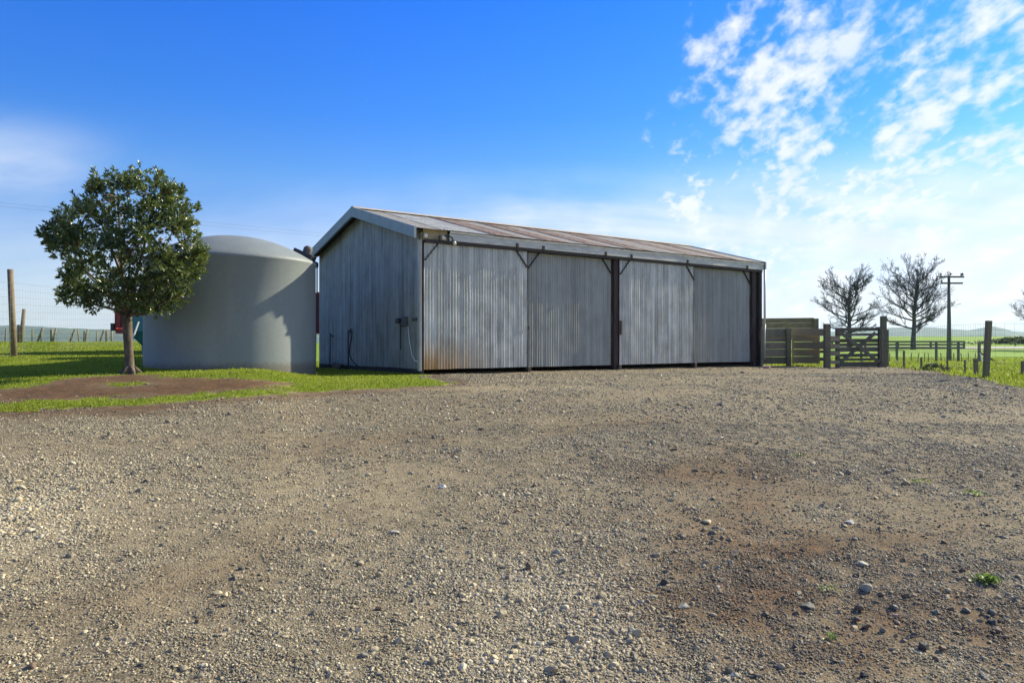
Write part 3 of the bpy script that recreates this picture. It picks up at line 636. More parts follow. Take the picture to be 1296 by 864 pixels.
# doors
def door(x0, x1, y, mat, seed, gus):
    o = thing('sliding_door', None, None); o.parent = shed
    z0, z1 = .105, 2.965; n = int(math.ceil((x1-x0-.04)/.762)); wd = (x1-x0-.04)/n; rr = random.Random(seed); ed = [rr.uniform(-.008, .012) for _ in range(n)]
    for k in range(n):
        pts, f = corr(wd+.03, z0, z1, seed=seed*10, rows=9, wob=.0075, amp=.0112, u0=k*wd, vary=seed)
        sheet('door_sheet', mat, o, lambda u, v, q, k=k: (x0+.02+k*wd+u, y-q-.0012*(k % 2), v+(ed[k] if v < .5 else 0)), (pts, f))
    for x in (x0+.012, x1-.012): MB().box((x, y+.006, (z0+z1)/2+.015), (.020, .040, z1-z0+.05)).build('door_stile', M['dark_steel'], o)
    MB().box(((x0+x1)/2, y+.034, z0+.035), (x1-x0-.056, .03, .05)).build('door_rail', M['dark_steel'], o)
    MB().box(((x0+x1)/2, y+.034, z1-.03), (x1-x0-.056, .03, .05)).build('door_rail', M['dark_steel'], o)
    for side in gus:                                   # corner gusset braces and roller hangers
        x = x0+.03 if side < 0 else x1-.03; s = 1 if side < 0 else -1
        MB().bar((x, y-.030, z1-.40), (x+s*.36, y-.030, z1+.02), .05, .014, (0, -1, 0)).build('corner_brace', M['dark_steel'], o)
        MB().box((x+s*.36, -.150, z1+.115), (.07, .03, .115)).build('roller_hanger', M['brown_steel'], o, bevel=.008)
    return o
YO, YI = -.045, .045
d1 = door(.055, 3.00, YO, M['door_shiny'], 3, (-1, 1)); d1['label'] = 'door with a yellow brown rust stain at its foot'
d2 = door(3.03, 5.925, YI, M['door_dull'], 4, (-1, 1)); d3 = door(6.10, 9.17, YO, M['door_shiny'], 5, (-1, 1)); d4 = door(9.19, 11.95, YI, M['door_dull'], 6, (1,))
for x in (3.012, 6.10, 9.18, 11.97): MB().box((x, -.03, .03), (.10, .16, .17)).build('door_guide', M['brown_steel'], shed, bevel=.01)
MB().box((6.16, -.075, 1.12), (.05, .03, .38)).build('door_latch', M['dark_steel'], shed)
MB().box((3.0, -.080, 1.07), (.05, .025, .10)).build('door_latch', M['dark_steel'], shed)
MB().box((11.90, -.02, 1.06), (.04, .03, .12)).build('door_latch', M['dark_steel'], shed)
# roof sheets, front and back
SLW = math.hypot(RY+.16, SL*(RY+.16)); cs, sn = (RY+.16)/SLW, SL*(RY+.16)/SLW
pat = ['grey', 'blue', 'blue', 'rust', 'grey', 'rust', 'grey', 'rust', 'grey', 'rust', 'grey', 'grey', 'rust', 'grey', 'rust', 'grey', 'grey']
nr = 17; rw = (L+.35)/nr
for side in (0, 1):
    for k in range(nr):
        ex = random.uniform(-.012, .012) - (.06 if k == 0 else .02 if k < 2 else 0); kk = pat[k] if side == 0 else random.choice(['grey', 'rust', 'blue'])
        def fn(u, v, q, k=k, side=side, ex=ex):
            s = v+(ex if v < .3 else 0); y = -.16+s*cs-q*sn; z = EZ-.008+s*sn+q*cs+.010
            return (-.30+k*rw+u, y if side == 0 else 2*RY-y, z+.003*(k % 2))
        sheet('roof_sheet', M['roof_'+kk], shed, fn, corr(rw+.05, 0, SLW+.02, seed=200+k+side*30, rows=6, wob=.003, amp=.0048))
        if side == 0 and k in (3, 5, 7, 9, 10, 12, 14, 15):   # rusty side lap between two sheets
            pts, f = corr(.15, .04, SLW+.015, rows=4, amp=.0055, seed=k, wob=.001)
            sheet('lap_strip', M['roof_rust'], shed, lambda u, v, q, k=k: fn(u-.06, v, q+.006, k=k, side=0, ex=0), (pts, f))
m = MB()
for s in (0, 1):
    f = lambda y: y if s == 0 else 2*RY-y
    m.poly([(-.31, f(RY), RZ+.065), (L+.09, f(RY), RZ+.065), (L+.09, f(RY-.17), RZ+.025-.03), (-.31, f(RY-.17), RZ+.025-.03)])
m.build('ridge_cap', M['roof_grey'], shed)
# barge boards with their folded cap
def barge(x, y0, y1):
    z0, z1 = EZ+SL*(y0+.13) if y0 < RY else EZ+SL*(2*RY-y0+.13), RZ if abs(y1-RY) < 1e-3 else EZ
    m = MB(); a = Vector((x, y0, z0)); b = Vector((x, y1, RZ)); dn = Vector((0, 0, -.205)); upv = Vector((0, 0, .045)); t = Vector((.028, 0, 0))
    c = [a+upv, b+upv, b+dn, a+dn]; m.poly([p-t for p in c]); m.poly([p+t for p in reversed(c)])
    for i in range(4): p, q = c[i], c[(i+1) % 4]; m.poly([p+t, q+t, q-t, p-t])
    return m
for x in (-.30, L+.05):
    barge(x, -.34 if x < 0 else -.17, RY).build('barge_board', M['barge'], shed); barge(x, 2*RY+.42, RY).build('barge_board', M['barge'], shed)
MB().bar((-.31, 2*RY-RY-.05, RZ+.03), (-.31, RY+.05, RZ+.03), .06, .02).build('ridge_tip', M['barge'], shed)
# soffit lining under the gable overhang, purlin ends
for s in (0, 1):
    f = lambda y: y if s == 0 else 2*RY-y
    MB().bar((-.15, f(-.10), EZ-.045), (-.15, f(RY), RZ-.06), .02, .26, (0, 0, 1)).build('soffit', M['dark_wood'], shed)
MB().box((.36, -.05, 3.152), (.62, .05, .25)).build('eave_board', simple('bare_eave_board', (.34, .28, .17), .8, 0, .3, 5), shed)
# floodlights under the eave
fl_ = thing('floodlight', None, None); fl_.parent = shed
def bulb(x, y, z, r): return MB().lathe([(0, -.02), (r*.7, -.015), (r, 0), (r*.8, .05), (r*.35, .10), (0, .11)], 20)
for (x, z) in ((.10, 3.115), (.56, 3.105)):
    o = bulb(0, 0, 0, .055).build('lamp_head', M['lamp'], fl_, smooth=True); o.location = (x, -.10, z); o.rotation_euler = (R(-90), 0, 0)
o = bulb(0, 0, 0, .050).build('lamp_head', M['lamp'], fl_, smooth=True); o.location = (.82, -.135, 2.985); o.rotation_euler = (R(-35), R(30), 0)
MB().tube([(.56, -.10, 3.13), (.66, -.12, 3.16), (.76, -.13, 3.12), (.80, -.13, 3.02)], .018, 8).build('lamp_arm', M['pipe_black'], fl_, smooth=True)
MB().tube([(.50, -.09, 3.02), (.62, -.11, 3.0), (.80, -.13, 2.975)], .016, 8).build('lamp_arm', M['pipe_black'], fl_, smooth=True)
# downpipe at the far end
MB().tube([(L+.075, -.11, 3.22), (L+.075, -.11, 1.25)], .035, 10).build('downpipe', M['pipe_white'], shed, smooth=True)
MB().tube([(L+.05, -.14, 1.30), (L+.02, -.15, .9), (L+.03, -.15, .18)], .022, 8).build('downpipe', M['pipe_white'], shed, smooth=True)
# fittings on the gable
sg = thing('switch_box', None, None); sg.parent = shed
MB().box((-.06, .62, 1.20), (.09, .20, .22)).build('box_body', M['box_grey'], sg, bevel=.01)
MB().box((-.07, .90, 1.22), (.12, .16, .12)).build('box_hood', M['pipe_black'], sg, bevel=.02)
MB().tube([(-.05, .84, 1.14), (-.045, .86, .9), (-.045, .85, .55)], .012, 6).build('cable', M['pipe_black'], sg)
for y in (.05, .12, .20): MB().box((-.035, y+.06, 1.24), (.03, .035, .07)).build('bracket', M['box_grey'], shed)
MB().tube([(-.04, .50, 1.08), (-.045, .40, .70), (-.05, .28, .42), (-.07, .10, .30), (-.07, -.02, .29)], .011, 8).build('conduit', M['pipe_white'], shed, smooth=True)

def on_gable(u, v, off=.05):                            # a point standing off the gable wall where that pixel meets it
    n_ = Vector((-math.cos(PHI), -math.sin(PHI), 0)); dd = Vector(((u-CX)/F, 1, (HY-v)/F)); o_ = Vector((0, 0, CZ)); a = C0+n_*off
    return o_+dd*((a-o_).dot(n_)/dd.dot(n_))
sp = thing('standpipe', 'black water standpipe with a hanging hose against the shed end wall', 'standpipe', on_gable(441, 463, .06))
def loc(o, pts): return [p-o.location for p in pts]
MB().tube(loc(sp, [on_gable(441, 464, .06), on_gable(440.5, 420, .06)]), .016, 8).build('pipe', M['pipe_black'], sp, smooth=True)
MB().tube(loc(sp, [on_gable(u, v, .08+o) for u, v, o in ((440.5, 420, 0), (443.5, 417.5, .02), (445.5, 422, .04), (444.5, 430, .06), (442.5, 440, .07), (442, 448, .07), (444.5, 454, .09), (448.5, 459, .12), (452.5, 463.5, .16))]), .017, 8).build('hose', M['pipe_black'], sp, smooth=True)
MB().tube(loc(sp, [on_gable(443.8, 416, .06), on_gable(443.8, 422, .06)]), .026, 8).build('tap', M['pipe_black'], sp)
sp2 = thing('standpipe', 'thin dark water pipe standing between the tank and the hose on the shed end', 'standpipe', on_gable(417.5, 463, .06))
MB().tube(loc(sp2, [on_gable(417.5, 464, .06), on_gable(418, 421, .06)]), .015, 8).build('pipe', M['pipe_black'], sp2, smooth=True)
MB().tube(loc(sp2, [on_gable(418, 425, .06), on_gable(421, 425, .06)]), .02, 8).build('tap', M['pipe_black'], sp2)
tag(MB().box((0, 0, .05), (.22, .30, .14), Matrix.Rotation(.3, 3, 'Y')).build('concrete_block', M['pole'], loc=on_gable(427, 465, .22), bevel=.02), 'grey block leaning at the foot of the shed end wall', 'block')

# ------------------------------------------------------------------ water tank
TC = Vector((-6.022, 15.945, .10)); TR = 1.737
def tank_mat():
    m, t, b = material('tank_plastic'); co = objco(t); n = t.noise(t.mapping(co, scale=(1, 1, .25)), 2.2, 6, .6); n2 = t.noise(co, 18, 5, .65)
    f = t.math('ADD', t.math('MULTIPLY', n, .6), t.math('MULTIPLY', n2, .4))
    t.put(b.inputs['Base Color'], t.mix(t.ss(f, .3, .7), (.172, .197, .205), (.22, .243, .247))); b.inputs['Roughness'].default_value = .62
    sx = t.add('ShaderNodeSeparateXYZ'); t.l.new(co, sx.inputs[0])
    c0 = b.inputs['Base Color'].links[0].from_socket
    t.put(b.inputs['Base Color'], t.mix(t.math('MULTIPLY', t.ss(t.math('SUBTRACT', sx.outputs[2], t.math('MULTIPLY', n2, .30)), .12, -.06), .7), c0, (.10, .075, .05)))
    bump(t, b, t.math('ADD', t.math('MULTIPLY', n2, .4), t.noise(t.mapping(co, scale=(.4, .4, 6)), 1.0, 3, .5)), .10, .012); return m
M['tank'] = tank_mat()
tank = thing('water_tank', 'big round grey water tank with a domed top beside the shed', 'water tank', TC)
Hh, Dm = 2.27, .62
prof = [(TR, -.25), (TR, .02), (TR-.004, Hh*.5), (TR-.006, Hh-.02), (TR+.012, Hh+.012), (TR+.014, Hh+.045), (TR-.012, Hh+.085)]
prof += [(TR*(1-k/14)-.012*(1-k/14), Hh+.085+(Dm-.085)*(1-(1-k/14)**2.1)) for k in range(1, 15)]
prof[-1] = (0.0, prof[-1][1])
MB().lathe(prof, 128).build('tank_shell', M['tank'], tank, smooth=True)
hx, hy = .87*TR*math.cos(R(8)), .87*TR*math.sin(R(8)); hz = Hh+.085+(Dm-.085)*(1-.87**2.1)
Rt = Matrix.Rotation(R(24), 3, 'Y')
MB().box((hx, hy, hz+.04), (.42, .42, .10), Rt).build('inlet_hatch', M['pipe_black'], tank, bevel=.015)
o = MB().lathe([(.09, 0), (.10, .10), (.085, .15), (.04, .18), (0, .185)], 20).build('inlet_cap', M['pole'], tank, smooth=True); o.location = (hx+.04, hy-.02, hz+.05); o.rotation_euler = (0, R(20), 0)
a = P(393, 330.5, 16.5); b = P(403, 333.5, 17.6)
dp = thing('inlet_pipe', 'black pipe running from the shed eave down between tank and shed', 'pipe', (b.x, b.y, hs(b.x, b.y)))
MB().tube([p-dp.location for p in (Vector((TC.x+hx, TC.y+hy, TC.z+hz+.02)), P(394, 330, 16.6), P(401.5, 333.5, 17.5), P(401.3, 338, 17.6))], .03, 8).build('pipe', M['pipe_black'], dp, smooth=True)
MB().tube([p-dp.location for p in (P(401.3, 337, 17.6), P(401.2, 400, 17.6), P(400, 408, 17.5), P(399, 470, 17.4))], .016, 8).build('pipe', M['pipe_black'], dp, smooth=True)

# ------------------------------------------------------------------ machinery half hidden behind the tank
tg = GY(150, 22.5); trl = thing('farm_trailer', 'red farm trailer with tall sides showing on both sides of the water tank', 'trailer', (-8.70, 22.8, hs(-8.70, 22.8)), R(2))
zb = .62
MB().box((0, 0, zb), (6.1, 1.7, .14)).build('deck', M['red'], trl, bevel=.01)
for y in (-.86, .86): MB().box((0, y, zb+.62), (6.1, .04, 1.05)).build('side_panel', M['red'], trl)
for x in (-3.05, 3.05): MB().box((x, 0, zb+.62), (.04, 1.70, 1.10)).build('end_panel', M['red'], trl)
for x in (-2.9, -1.9, -.9, .1, 1.1, 2.1, 2.9): MB().box((x, -.905, zb+.62), (.07, .05, 1.08)).build('side_rib', M['red'], trl)
for x in (-.6, .6):
    for y in (-.7, .7):
        o = MB().lathe([(.14, -.10), (.34, -.10), (.38, -.06), (.38, .06), (.34, .10), (.14, .10)], 24).build('wheel', M['rubber'], trl, smooth=True); o.location = (x, y, .36); o.rotation_euler = (R(90), 0, 0)
MB().box((-3.1, -.80, zb+.12), (.10, .28, .22)).build('tail_lamp', M['pipe_black'], trl, bevel=.01)
MB().tube([(2.8, 0, zb), (3.6, 0, .45)], .05, 8).build('drawbar', M['red'], trl)
hp = thing('hopper_spreader', 'teal green hopper narrowing to its foot, seen between tree trunk and tank', 'spreader', (P(191, 440, 19.6).x, 19.6, hs(P(191, 440, 19.6).x, 19.6)))
m = MB(); z0 = .18
for k in range(4):
    c = [(-.42, -.42), (.42, -.42), (.42, .42), (-.42, .42)]; p, q = c[k], c[(k+1) % 4]
    m.poly([(p[0], p[1], z0+.48), (q[0], q[1], z0+.48), (q[0], q[1], z0+.88), (p[0], p[1], z0+.88)]); m.poly([(p[0]*.2, p[1]*.2, z0), (q[0]*.2, q[1]*.2, z0), (q[0], q[1], z0+.48), (p[0], p[1], z0+.48)])
m.build('hopper', M['teal'], hp)
for x, y in ((-.4, -.4), (.4, -.4), (.4, .4), (-.4, .4)): MB().box((x*1.06, y*1.06, .36), (.05, .05, .76)).build('leg', M['teal'], hp)
st = thing('leaning_stake', 'pale stake leaning beside the tree trunk', 'stake', GY(158, 18.6)); b = P(175.5, 407, 18.9)
MB().tube([(0, 0, -.05), b-st.location], .022, 6).build('pole', M['pipe_white'], st)

# ------------------------------------------------------------------ the broadleaf tree
tp = G(164, 470.5); TP = Vector((-6.86, 13.3, hs(-6.86, 13.3)))
tree = thing('broadleaf_tree', 'small evergreen broadleaf tree with a dense round crown standing on the lawn', 'tree', TP)
rt = random.Random(4); pxm = F/13.3
def TL(u, v, dy=0.0): p = P(u, v, 13.3+dy); return p-TP
m = MB()
trunk = [TL(164.5, 474), TL(164.3, 469), TL(164, 462), TL(163, 445), TL(162, 428), TL(161, 410), TL(160, 398)]
m.tube(trunk, [.15, .105, .082, .075, .078, .085, .09], 14)
for a in range(6):
    an = a*1.05+.2; dr = Vector((math.cos(an), math.sin(an), 0)); m.tube([Vector((0, 0, .10))+dr*.05, dr*.13+Vector((0, 0, .03)), dr*.24+Vector((0, 0, -.05))], [.05, .045, .02], 7)
limbs = []
for (u, v, dy, r0, mids) in ((108, 345, .2, .042, [(148, 385, .05)]), (70, 315, -.3, .035, [(146, 375, 0), (105, 340, -.2)]), (150, 250, .1, .05, [(156, 360, 0), (152, 300, .1)]), (195, 250, -.2, .045, [(168, 365, 0), (183, 310, -.1)]),
                             (235, 320, -.3, .045, [(178, 385, -.1), (210, 355, -.2)]), (215, 380, -.6, .03, [(175, 392, -.2), (200, 386, -.5)]), (120, 260, .3, .04, [(155, 350, .1), (135, 300, .2)]), (165, 320, -1.0, .04, [(162, 370, -.4)]),
                             (165, 320, 1.0, .04, [(162, 370, .4)]), (90, 375, -.5, .028, [(145, 392, -.1), (118, 385, -.3)]), (225, 280, .3, .035, [(180, 360, .1), (205, 320, .2)])):
    pts = [TL(161, 402)]+[TL(*q) for q in mids]+[TL(u, v, dy)]; rs = [r0*(1-.75*i/(len(pts)-1)) for i in range(len(pts))]; limbs.append(pts); m.tube(pts, rs, 8)
m.build('trunk', M['bark'], tree, smooth=True)
# leaf clumps: where the crown carries them, as seen from the yard, spread through its depth
CL = [(70, 292, 20), (58, 300, 13), (86, 278, 19), (100, 300, 24), (84, 318, 22), (112, 262, 17), (122, 240, 15), (121, 226, 8), (104, 335, 22), (130, 320, 24), (98, 368, 20), (82, 375, 13), (118, 378, 20), (76, 378, 9), (140, 350, 24), (132, 282, 24),
      (150, 235, 20), (148, 262, 24), (172, 232, 19), (172, 218, 9), (197, 236, 19), (196, 219, 10), (215, 246, 17), (228, 240, 8), (228, 268, 19), (245, 260, 9), (214, 285, 24), (238, 296, 19), (250, 322, 15), (236, 330, 20), (222, 350, 22), (246, 345, 13), (205, 330, 24),
      (190, 360, 24), (215, 376, 16), (205, 388, 12), (185, 385, 18), (165, 370, 20), (148, 380, 16), (178, 300, 24), (160, 325, 24), (185, 268, 24), (84, 300, 18), (66, 310, 11), (252, 332, 11), (92, 352, 16), (232, 372, 13), (175, 395, 11), (130, 366, 15), (205, 262, 20), (150, 300, 20)]
LV, LT = [], []; tints = []
def rosette(c, dr, size, n, tbase):
    dr = dr.normalized(); a = dr.orthogonal().normalized(); b_ = dr.cross(a)
    for i in range(n):
        an = i*2.4+rt.uniform(-.3, .3); sp_ = rt.uniform(.35, 1.15)
        ld = (dr*math.cos(sp_)+(a*math.cos(an)+b_*math.sin(an))*math.sin(sp_)).normalized(); ln = size*rt.uniform(.7, 1.15)
        side = ld.cross(dr+Vector((rt.uniform(-.4, .4), rt.uniform(-.4, .4), rt.uniform(-.4, .4))))
        if side.length < 1e-3: continue
        side = side.normalized()*ln*.19; nrm = ld.cross(side).normalized(); base = c+dr*rt.uniform(-.05, .03); k = len(LV)
        LV.extend([base, base+ld*ln*.5+side-nrm*ln*.05, base+ld*ln, base+ld*ln*.5-side-nrm*ln*.05, base+ld*ln*.55+nrm*ln*.03])
        LT.extend([(k, k+1, k+4), (k+1, k+2, k+4), (k+2, k+3, k+4), (k+3, k, k+4)]); t = min(1, max(0, rt.gauss(tbase, .16))); tints.extend([t]*5)
tw = MB(); cen = TL(157, 312)
for (u, v, rp) in CL:
    for rep in range(3 if rp > 14 else 1):
        ex = (u-157)/100; ez = (v-310)/95; room = max(.05, 1-ex*ex-ez*ez)**.5*1.35
        dy = rt.uniform(-1, 1)*room if rep else -room*rt.uniform(.3, .9)
        c = TL(u+rt.uniform(-4, 4), v+rt.uniform(-4, 4), dy); rad_ = rp/pxm*rt.uniform(.70, 1.0); tb = rt.uniform(.32, .62)
        if rp > 10:
            near_ = min((q for l in limbs for q in l[1:]), key=lambda q: (q-c).length); tw.tube([near_, (near_+c)/2+Vector((0, 0, -.03)), c], [.014, .010, .006], 4, False)
        if rep and rt.random() < .08: continue
        n = int(12+285*rad_*rad_) if rp > 10 else 8
        for _ in range(n):
            dv = Vector((rt.gauss(0, 1), rt.gauss(0, 1), rt.gauss(.25, 1))).normalized(); q = c+dv*rad_*(rt.random()**.45)
            out_ = (q-cen).normalized(); rosette(q, dv*.7+out_*.5+Vector((0, 0, .45)), .085, rt.randint(7, 10), tb+(.22 if rt.random() < .12 else 0)+(.45 if rt.random() < .02 else 0))
for _ in range(75):
    an = rt.uniform(0, 6.283); u, v = 157+math.cos(an)*100*rt.uniform(.84, 1.0), 308+math.sin(an)*88*rt.uniform(.84, 1.0); dy = rt.uniform(-.8, .8)
    if v > 385 and abs(u-165) < 50: continue
    q = TL(u, v, dy); o_ = (q-cen).normalized(); n_ = rt.randint(1, 4)
    for k in range(n_): rosette(q+(o_+Vector((0, 0, .35)))*(.05*k-.04*n_), o_+Vector((0, 0, .6)), .08, 8, rt.uniform(.35, .75))
tw.build('twigs', M['bark'], tree)
me = np_mesh('crown', np.array([tuple(p) for p in LV]), np.array(LT), M['leaf'], False, {'tint': ('FLOAT', np.array(tints))}); link(bpy.data.objects.new('crown', me), tree)
print('leaf tris', len(LT))

# ------------------------------------------------------------------ fences on the left
def fence_wires(m, a0, a1, top0, top1, levels, r):
    for k in range(levels+1): t = k/levels; m.tube([a0+Vector((0, 0, .04+(top0-.04)*t)), (a0+a1)/2+Vector((0, 0, .04+((top0+top1)/2-.04)*t-.01)), a1+Vector((0, 0, .04+(top1-.04)*t))], r, 3, False)
dfp = GY(18, 19.5); dfe = GY(166, 29.5); dfs = GY(-190, 14.5)
df = thing('deer_fence', 'tall wire netting fence with a round weathered post beyond the left lawn', 'fence', dfp)
b0, b1 = P(18, 453.5, 19.5), P(13, 341, 19.5)
MB().tube(loc(df, [b0-Vector((0, 0, .1)), b1]), [.082, .072], 12).build('post', M['post_warm'], df, smooth=True)
MB().tube(loc(df, [dfs-Vector((0, 0, .1)), dfs+Vector((0, 0, 2.1))]), .08, 12).build('post', M['post_warm'], df, smooth=True)
MB().tube(loc(df, [dfe-Vector((0, 0, .1)), dfe+Vector((0, 0, 2.0))]), .08, 12).build('post', M['post_warm'], df, smooth=True)
m = MB()
for (a, b, n) in ((dfs, dfp, 34), (dfp, dfe, 62)):
    fence_wires(m, a-dfp, b-dfp, 1.95, 1.95, 10, .0026)
    for i in range(1, n): q = a+(b-a)*i/n-dfp; q.z = hs(q.x+dfp.x, q.y+dfp.y)-dfp.z; m.tube([q+Vector((0, 0, .04)), q+Vector((0, 0, 1.95))], .0022, 3, False)
tag(m.build('netting', M['wire'], df), kind='stuff')
cf = thing('strainer_posts', 'pair of dark posts, one tall and leaning, on the crest beyond the tall netting fence', 'post', GY(24, 32.5))
MB().tube(loc(cf, [P(26.5, 435, 32.5), P(30.5, 391, 32.5)]), [.085, .075], 10).build('tall_post', M['post'], cf, smooth=True)
MB().tube(loc(cf, [P(22, 435, 32.5), P(24.5, 411, 32.5)]), [.085, .075], 10).build('short_post', M['post'], cf, smooth=True)
pf_ = thing('crest_fence', 'low post and wire fence with leaning struts along the lawn crest', 'fence', GY(60, 60))
for (u0, u1, v1, wd) in ((6, 8, 415, .05), (40.5, 41, 416, .05), (46.5, 54.5, 415, .09), (52, 52.5, 417, .05), (65, 65.3, 416.5, .10), (66.5, 71, 415, .07), (87.5, 95, 416.5, .09), (100, 98.5, 416, .05), (106, 107, 419, .08), (107, 111, 416.5, .07), (122, 122.6, 419, .05), (125.5, 132, 417, .08), (135, 135.2, 418.5, .11), (141, 141.3, 418, .08)):
    MB().tube(loc(pf_, [GY(u0, 60)-Vector((0, 0, .1)), P(u1, v1, 60)]), wd, 8).build('post', M['post'], pf_, smooth=True)
m = MB()
for k in range(3): m.tube(loc(pf_, [GY(-300, 60)+Vector((0, 0, .4+.3*k)), GY(20, 60)+Vector((0, 0, .4+.3*k)), GY(160, 60)+Vector((0, 0, .4+.3*k)), GY(300, 60)+Vector((0, 0, .4+.3*k))]), .008, 3, False)
m.build('wires', M['wire'], pf_)

# ------------------------------------------------------------------ timber yards beside the shed
def zat(p): return hs(p.x, p.y)
yf = thing('timber_yard_fence', 'weathered timber rail fence between the shed corner and the gate', 'fence', GY(998, 24.0))
def board(name, parent, mat, u0, u1, va, vb, Ya, Yb, th=.03, sag=0):
    a = P(u0, (va+vb)/2, Ya); b = P(u1, (va+vb)/2+sag, Yb); wd = (abs(vb-va)+.7)/F*(Ya+Yb)/2
    return MB().bar(loc(parent, [a])[0], loc(parent, [b])[0], wd, th).build(name, M[mat], parent, bevel=.004)
def upost(parent, u, wpx, v0, v1, Y, mat='post', rnd=False, u_top=None, dep=None, name='post'):
    a = P(u, v1+1.5, Y); b = P(u if u_top is None else u_top, v0, Y); w_ = wpx/F*Y
    m = MB().tube(loc(parent, [a, b]), w_/2, 10) if rnd else MB().bar(loc(parent, [a])[0], loc(parent, [b])[0], dep or w_, w_, (0, 1, 0))
    return m.build(name, M[mat], parent, bevel=0 if rnd else .006, smooth=rnd)
upost(yf, 964.2, 3.4, 414, 468, 23.7, 'rail_mossy'); upost(yf, 998, 5.2, 415.5, 463, 24.2, 'rail_mossy'); upost(yf, 1003.3, 2.0, 417, 462, 24.6, 'gate'); upost(yf, 1046.6, 6.8, 409.8, 468, 22.0, 'post'); upost(yf, 1036, 2.5, 417, 462, 24.0, 'rail')
for va, vb, mt in ((416.3, 427.0, 'rail_mossy'), (428.2, 432.3, 'rail'), (433.4, 441.0, 'rail'), (442.0, 451.0, 'rail'), (452.0, 459.8, 'rail_mossy')): board('rail', yf, mt, 966.2, 996.5, va, vb, 24.0, 24.3)
for va, vb, u1 in ((416.3, 424.2, 1043), (425.2, 431.8, 1036), (432.8, 441.2, 1043), (442.2, 450.3, 1036), (451.3, 459.3, 1037)): board('rail', yf, 'rail', 1003, u1, va, vb, 24.4, 23.0 if u1 > 1040 else 23.4)
for va, vb in ((421.8, 424.6), (434.5, 437.2), (443.5, 446.2), (452.8, 456)): board('rail', yf, 'gate', 1036, 1044, va, vb, 23.6, 23.0)
for va, vb in ((425.6, 431.3), (435.8, 440.5), (444.8, 449.8), (456.4, 460.0)): board('rail', yf, 'rail', 1048, 1062.5, va, vb, 22.1, 22.3)
upost(yf, 1060.5, 3.0, 424, 463, 22.35, 'rail')
ys_ = thing('yard_screen', 'tall mossy board screen standing behind the timber rails', 'fence', GY(1000, 27.5))
for va, vb in ((403.2, 408.8), (409.4, 415.5), (416.1, 422), (423, 430)): board('board', ys_, 'rail_mossy', 963, 1030, va, vb-.2, 27.6, 27.4, sag=-.8)
upost(ys_, 1032.3, 5.6, 403.0, 462, 27.3, 'gate'); upost(ys_, 996, 3.0, 403.8, 462, 27.7, 'rail_mossy')
gt = thing('timber_gate', 'dark timber farm gate with crossed braces hung in the yard fence', 'gate', GY(1088, 22.4))
for va, vb in ((414.6, 418.4), (421.8, 424.6), (428.6, 432.6), (434.2, 437.8), (439.4, 444.6), (447.4, 451.2), (453.2, 456.0), (457.8, 463.8)): board('rail', gt, 'gate', 1059, 1115.5, va+.6, vb+.2, 22.4, 22.6, .028, -.6)
upost(gt, 1060, 4.4, 415, 464.8, 22.36, 'gate', name='stile'); upost(gt, 1114, 4.6, 414, 464, 22.56, 'gate', name='stile')
def brace(u0, v0, u1, v1, y, mt): return MB().bar(loc(gt, [P(u0, v0, y)])[0], loc(gt, [P(u1, v1, y)])[0], .10, .03).build('brace', M[mt], gt)
brace(1063, 420, 1112, 458, 22.32, 'gate'); brace(1062, 460, 1108, 421, 22.36, 'gate')
for v in (414.5, 457.5): MB().bar(loc(gt, [P(1108, v, 22.33)])[0], loc(gt, [P(1119, v, 22.33)])[0], .05, .012).build('hinge', M['pole'], gt)
gp_ = thing('gate_post', 'tallest dark post of the gate with a shorter post against it', 'post', GY(1118, 22.5))
upost(gp_, 1118, 6.0, 400, 466, 22.6, 'gate', name='tall_post'); upost(gp_, 1122.5, 3.4, 417, 462, 22.9, 'gate', name='short_post')
upost(gp_, 1116.6, 1.6, 416, 457, 22.3, 'rail_mossy', name='batten')
lg = G(1010, 467); tag(MB().tube([P(972, 465.5, 22.9)-lg, P(1000, 467.8, 22.0)-lg, P(1041, 469.3, 21.2)-lg], [.06, .065, .05], 9).build('fallen_pole', M['post'], loc=lg, smooth=True), 'long fallen pole lying on the ground in front of the yard fence', 'pole')
rk = G(970, 466.5); o = bpy.data.objects.new('stone', STM[2]); o.location = (rk.x, rk.y, rk.z+.05); o.scale = (.13, .10, .10); link(o); o.material_slots[0].link = 'OBJECT'; o.material_slots[0].material = STC['pink']
tag(o, 'pinkish rock lying at the foot of the yard fence beside the shed corner', 'stone')

# ------------------------------------------------------------------ right hand fences, pole, trees
nf = thing('netting_fence', 'wire netting fence with a leaning square post along the gravel edge', 'fence', GY(1249, 15.0))
upost(nf, 1247.4, 5.9, 405.8, 481, 15.0, 'post', u_top=1251.4)
upost(nf, 1235.6, 4.2, 453.5, 477, 15.6, 'post', u_top=1234.8); upost(nf, 1294.6, 3.6, 456.5, 481.5, 15.2, 'post'); upost(nf, 1144, 2.1, 443.5, 466, 21.0, 'post'); upost(nf, 1166, 2.0, 452, 469, 19.6, 'post'); upost(nf, 1199, 1.6, 444, 470.5, 18.0, 'gate'); upost(nf, 1221.3, 1.6, 455, 475, 16.6, 'gate')
upost(nf, 1400, 5.9, 420, 497, 13.6, 'post')
m = MB(); chain = [(P(1122.5, 464, 22.8), 1.15), (P(1166, 469, 19.6), 1.15), (P(1248, 480, 15.05), 1.10), (P(1402, 496, 13.65), 1.1)]
for (a, ha), (b, hb) in zip(chain[:-1], chain[1:]):
    a = Vector((a.x, a.y, zat(a)))-nf.location; b = Vector((b.x, b.y, zat(b)))-nf.location; fence_wires(m, a, b, ha, hb, 8, .0022)
    n = int((b-a).length/.15)
    for i in range(1, n): q = a+(b-a)*i/n; m.tube([q+Vector((0, 0, .04)), q+Vector((0, 0, ha+(hb-ha)*i/n))], .0018, 3, False)
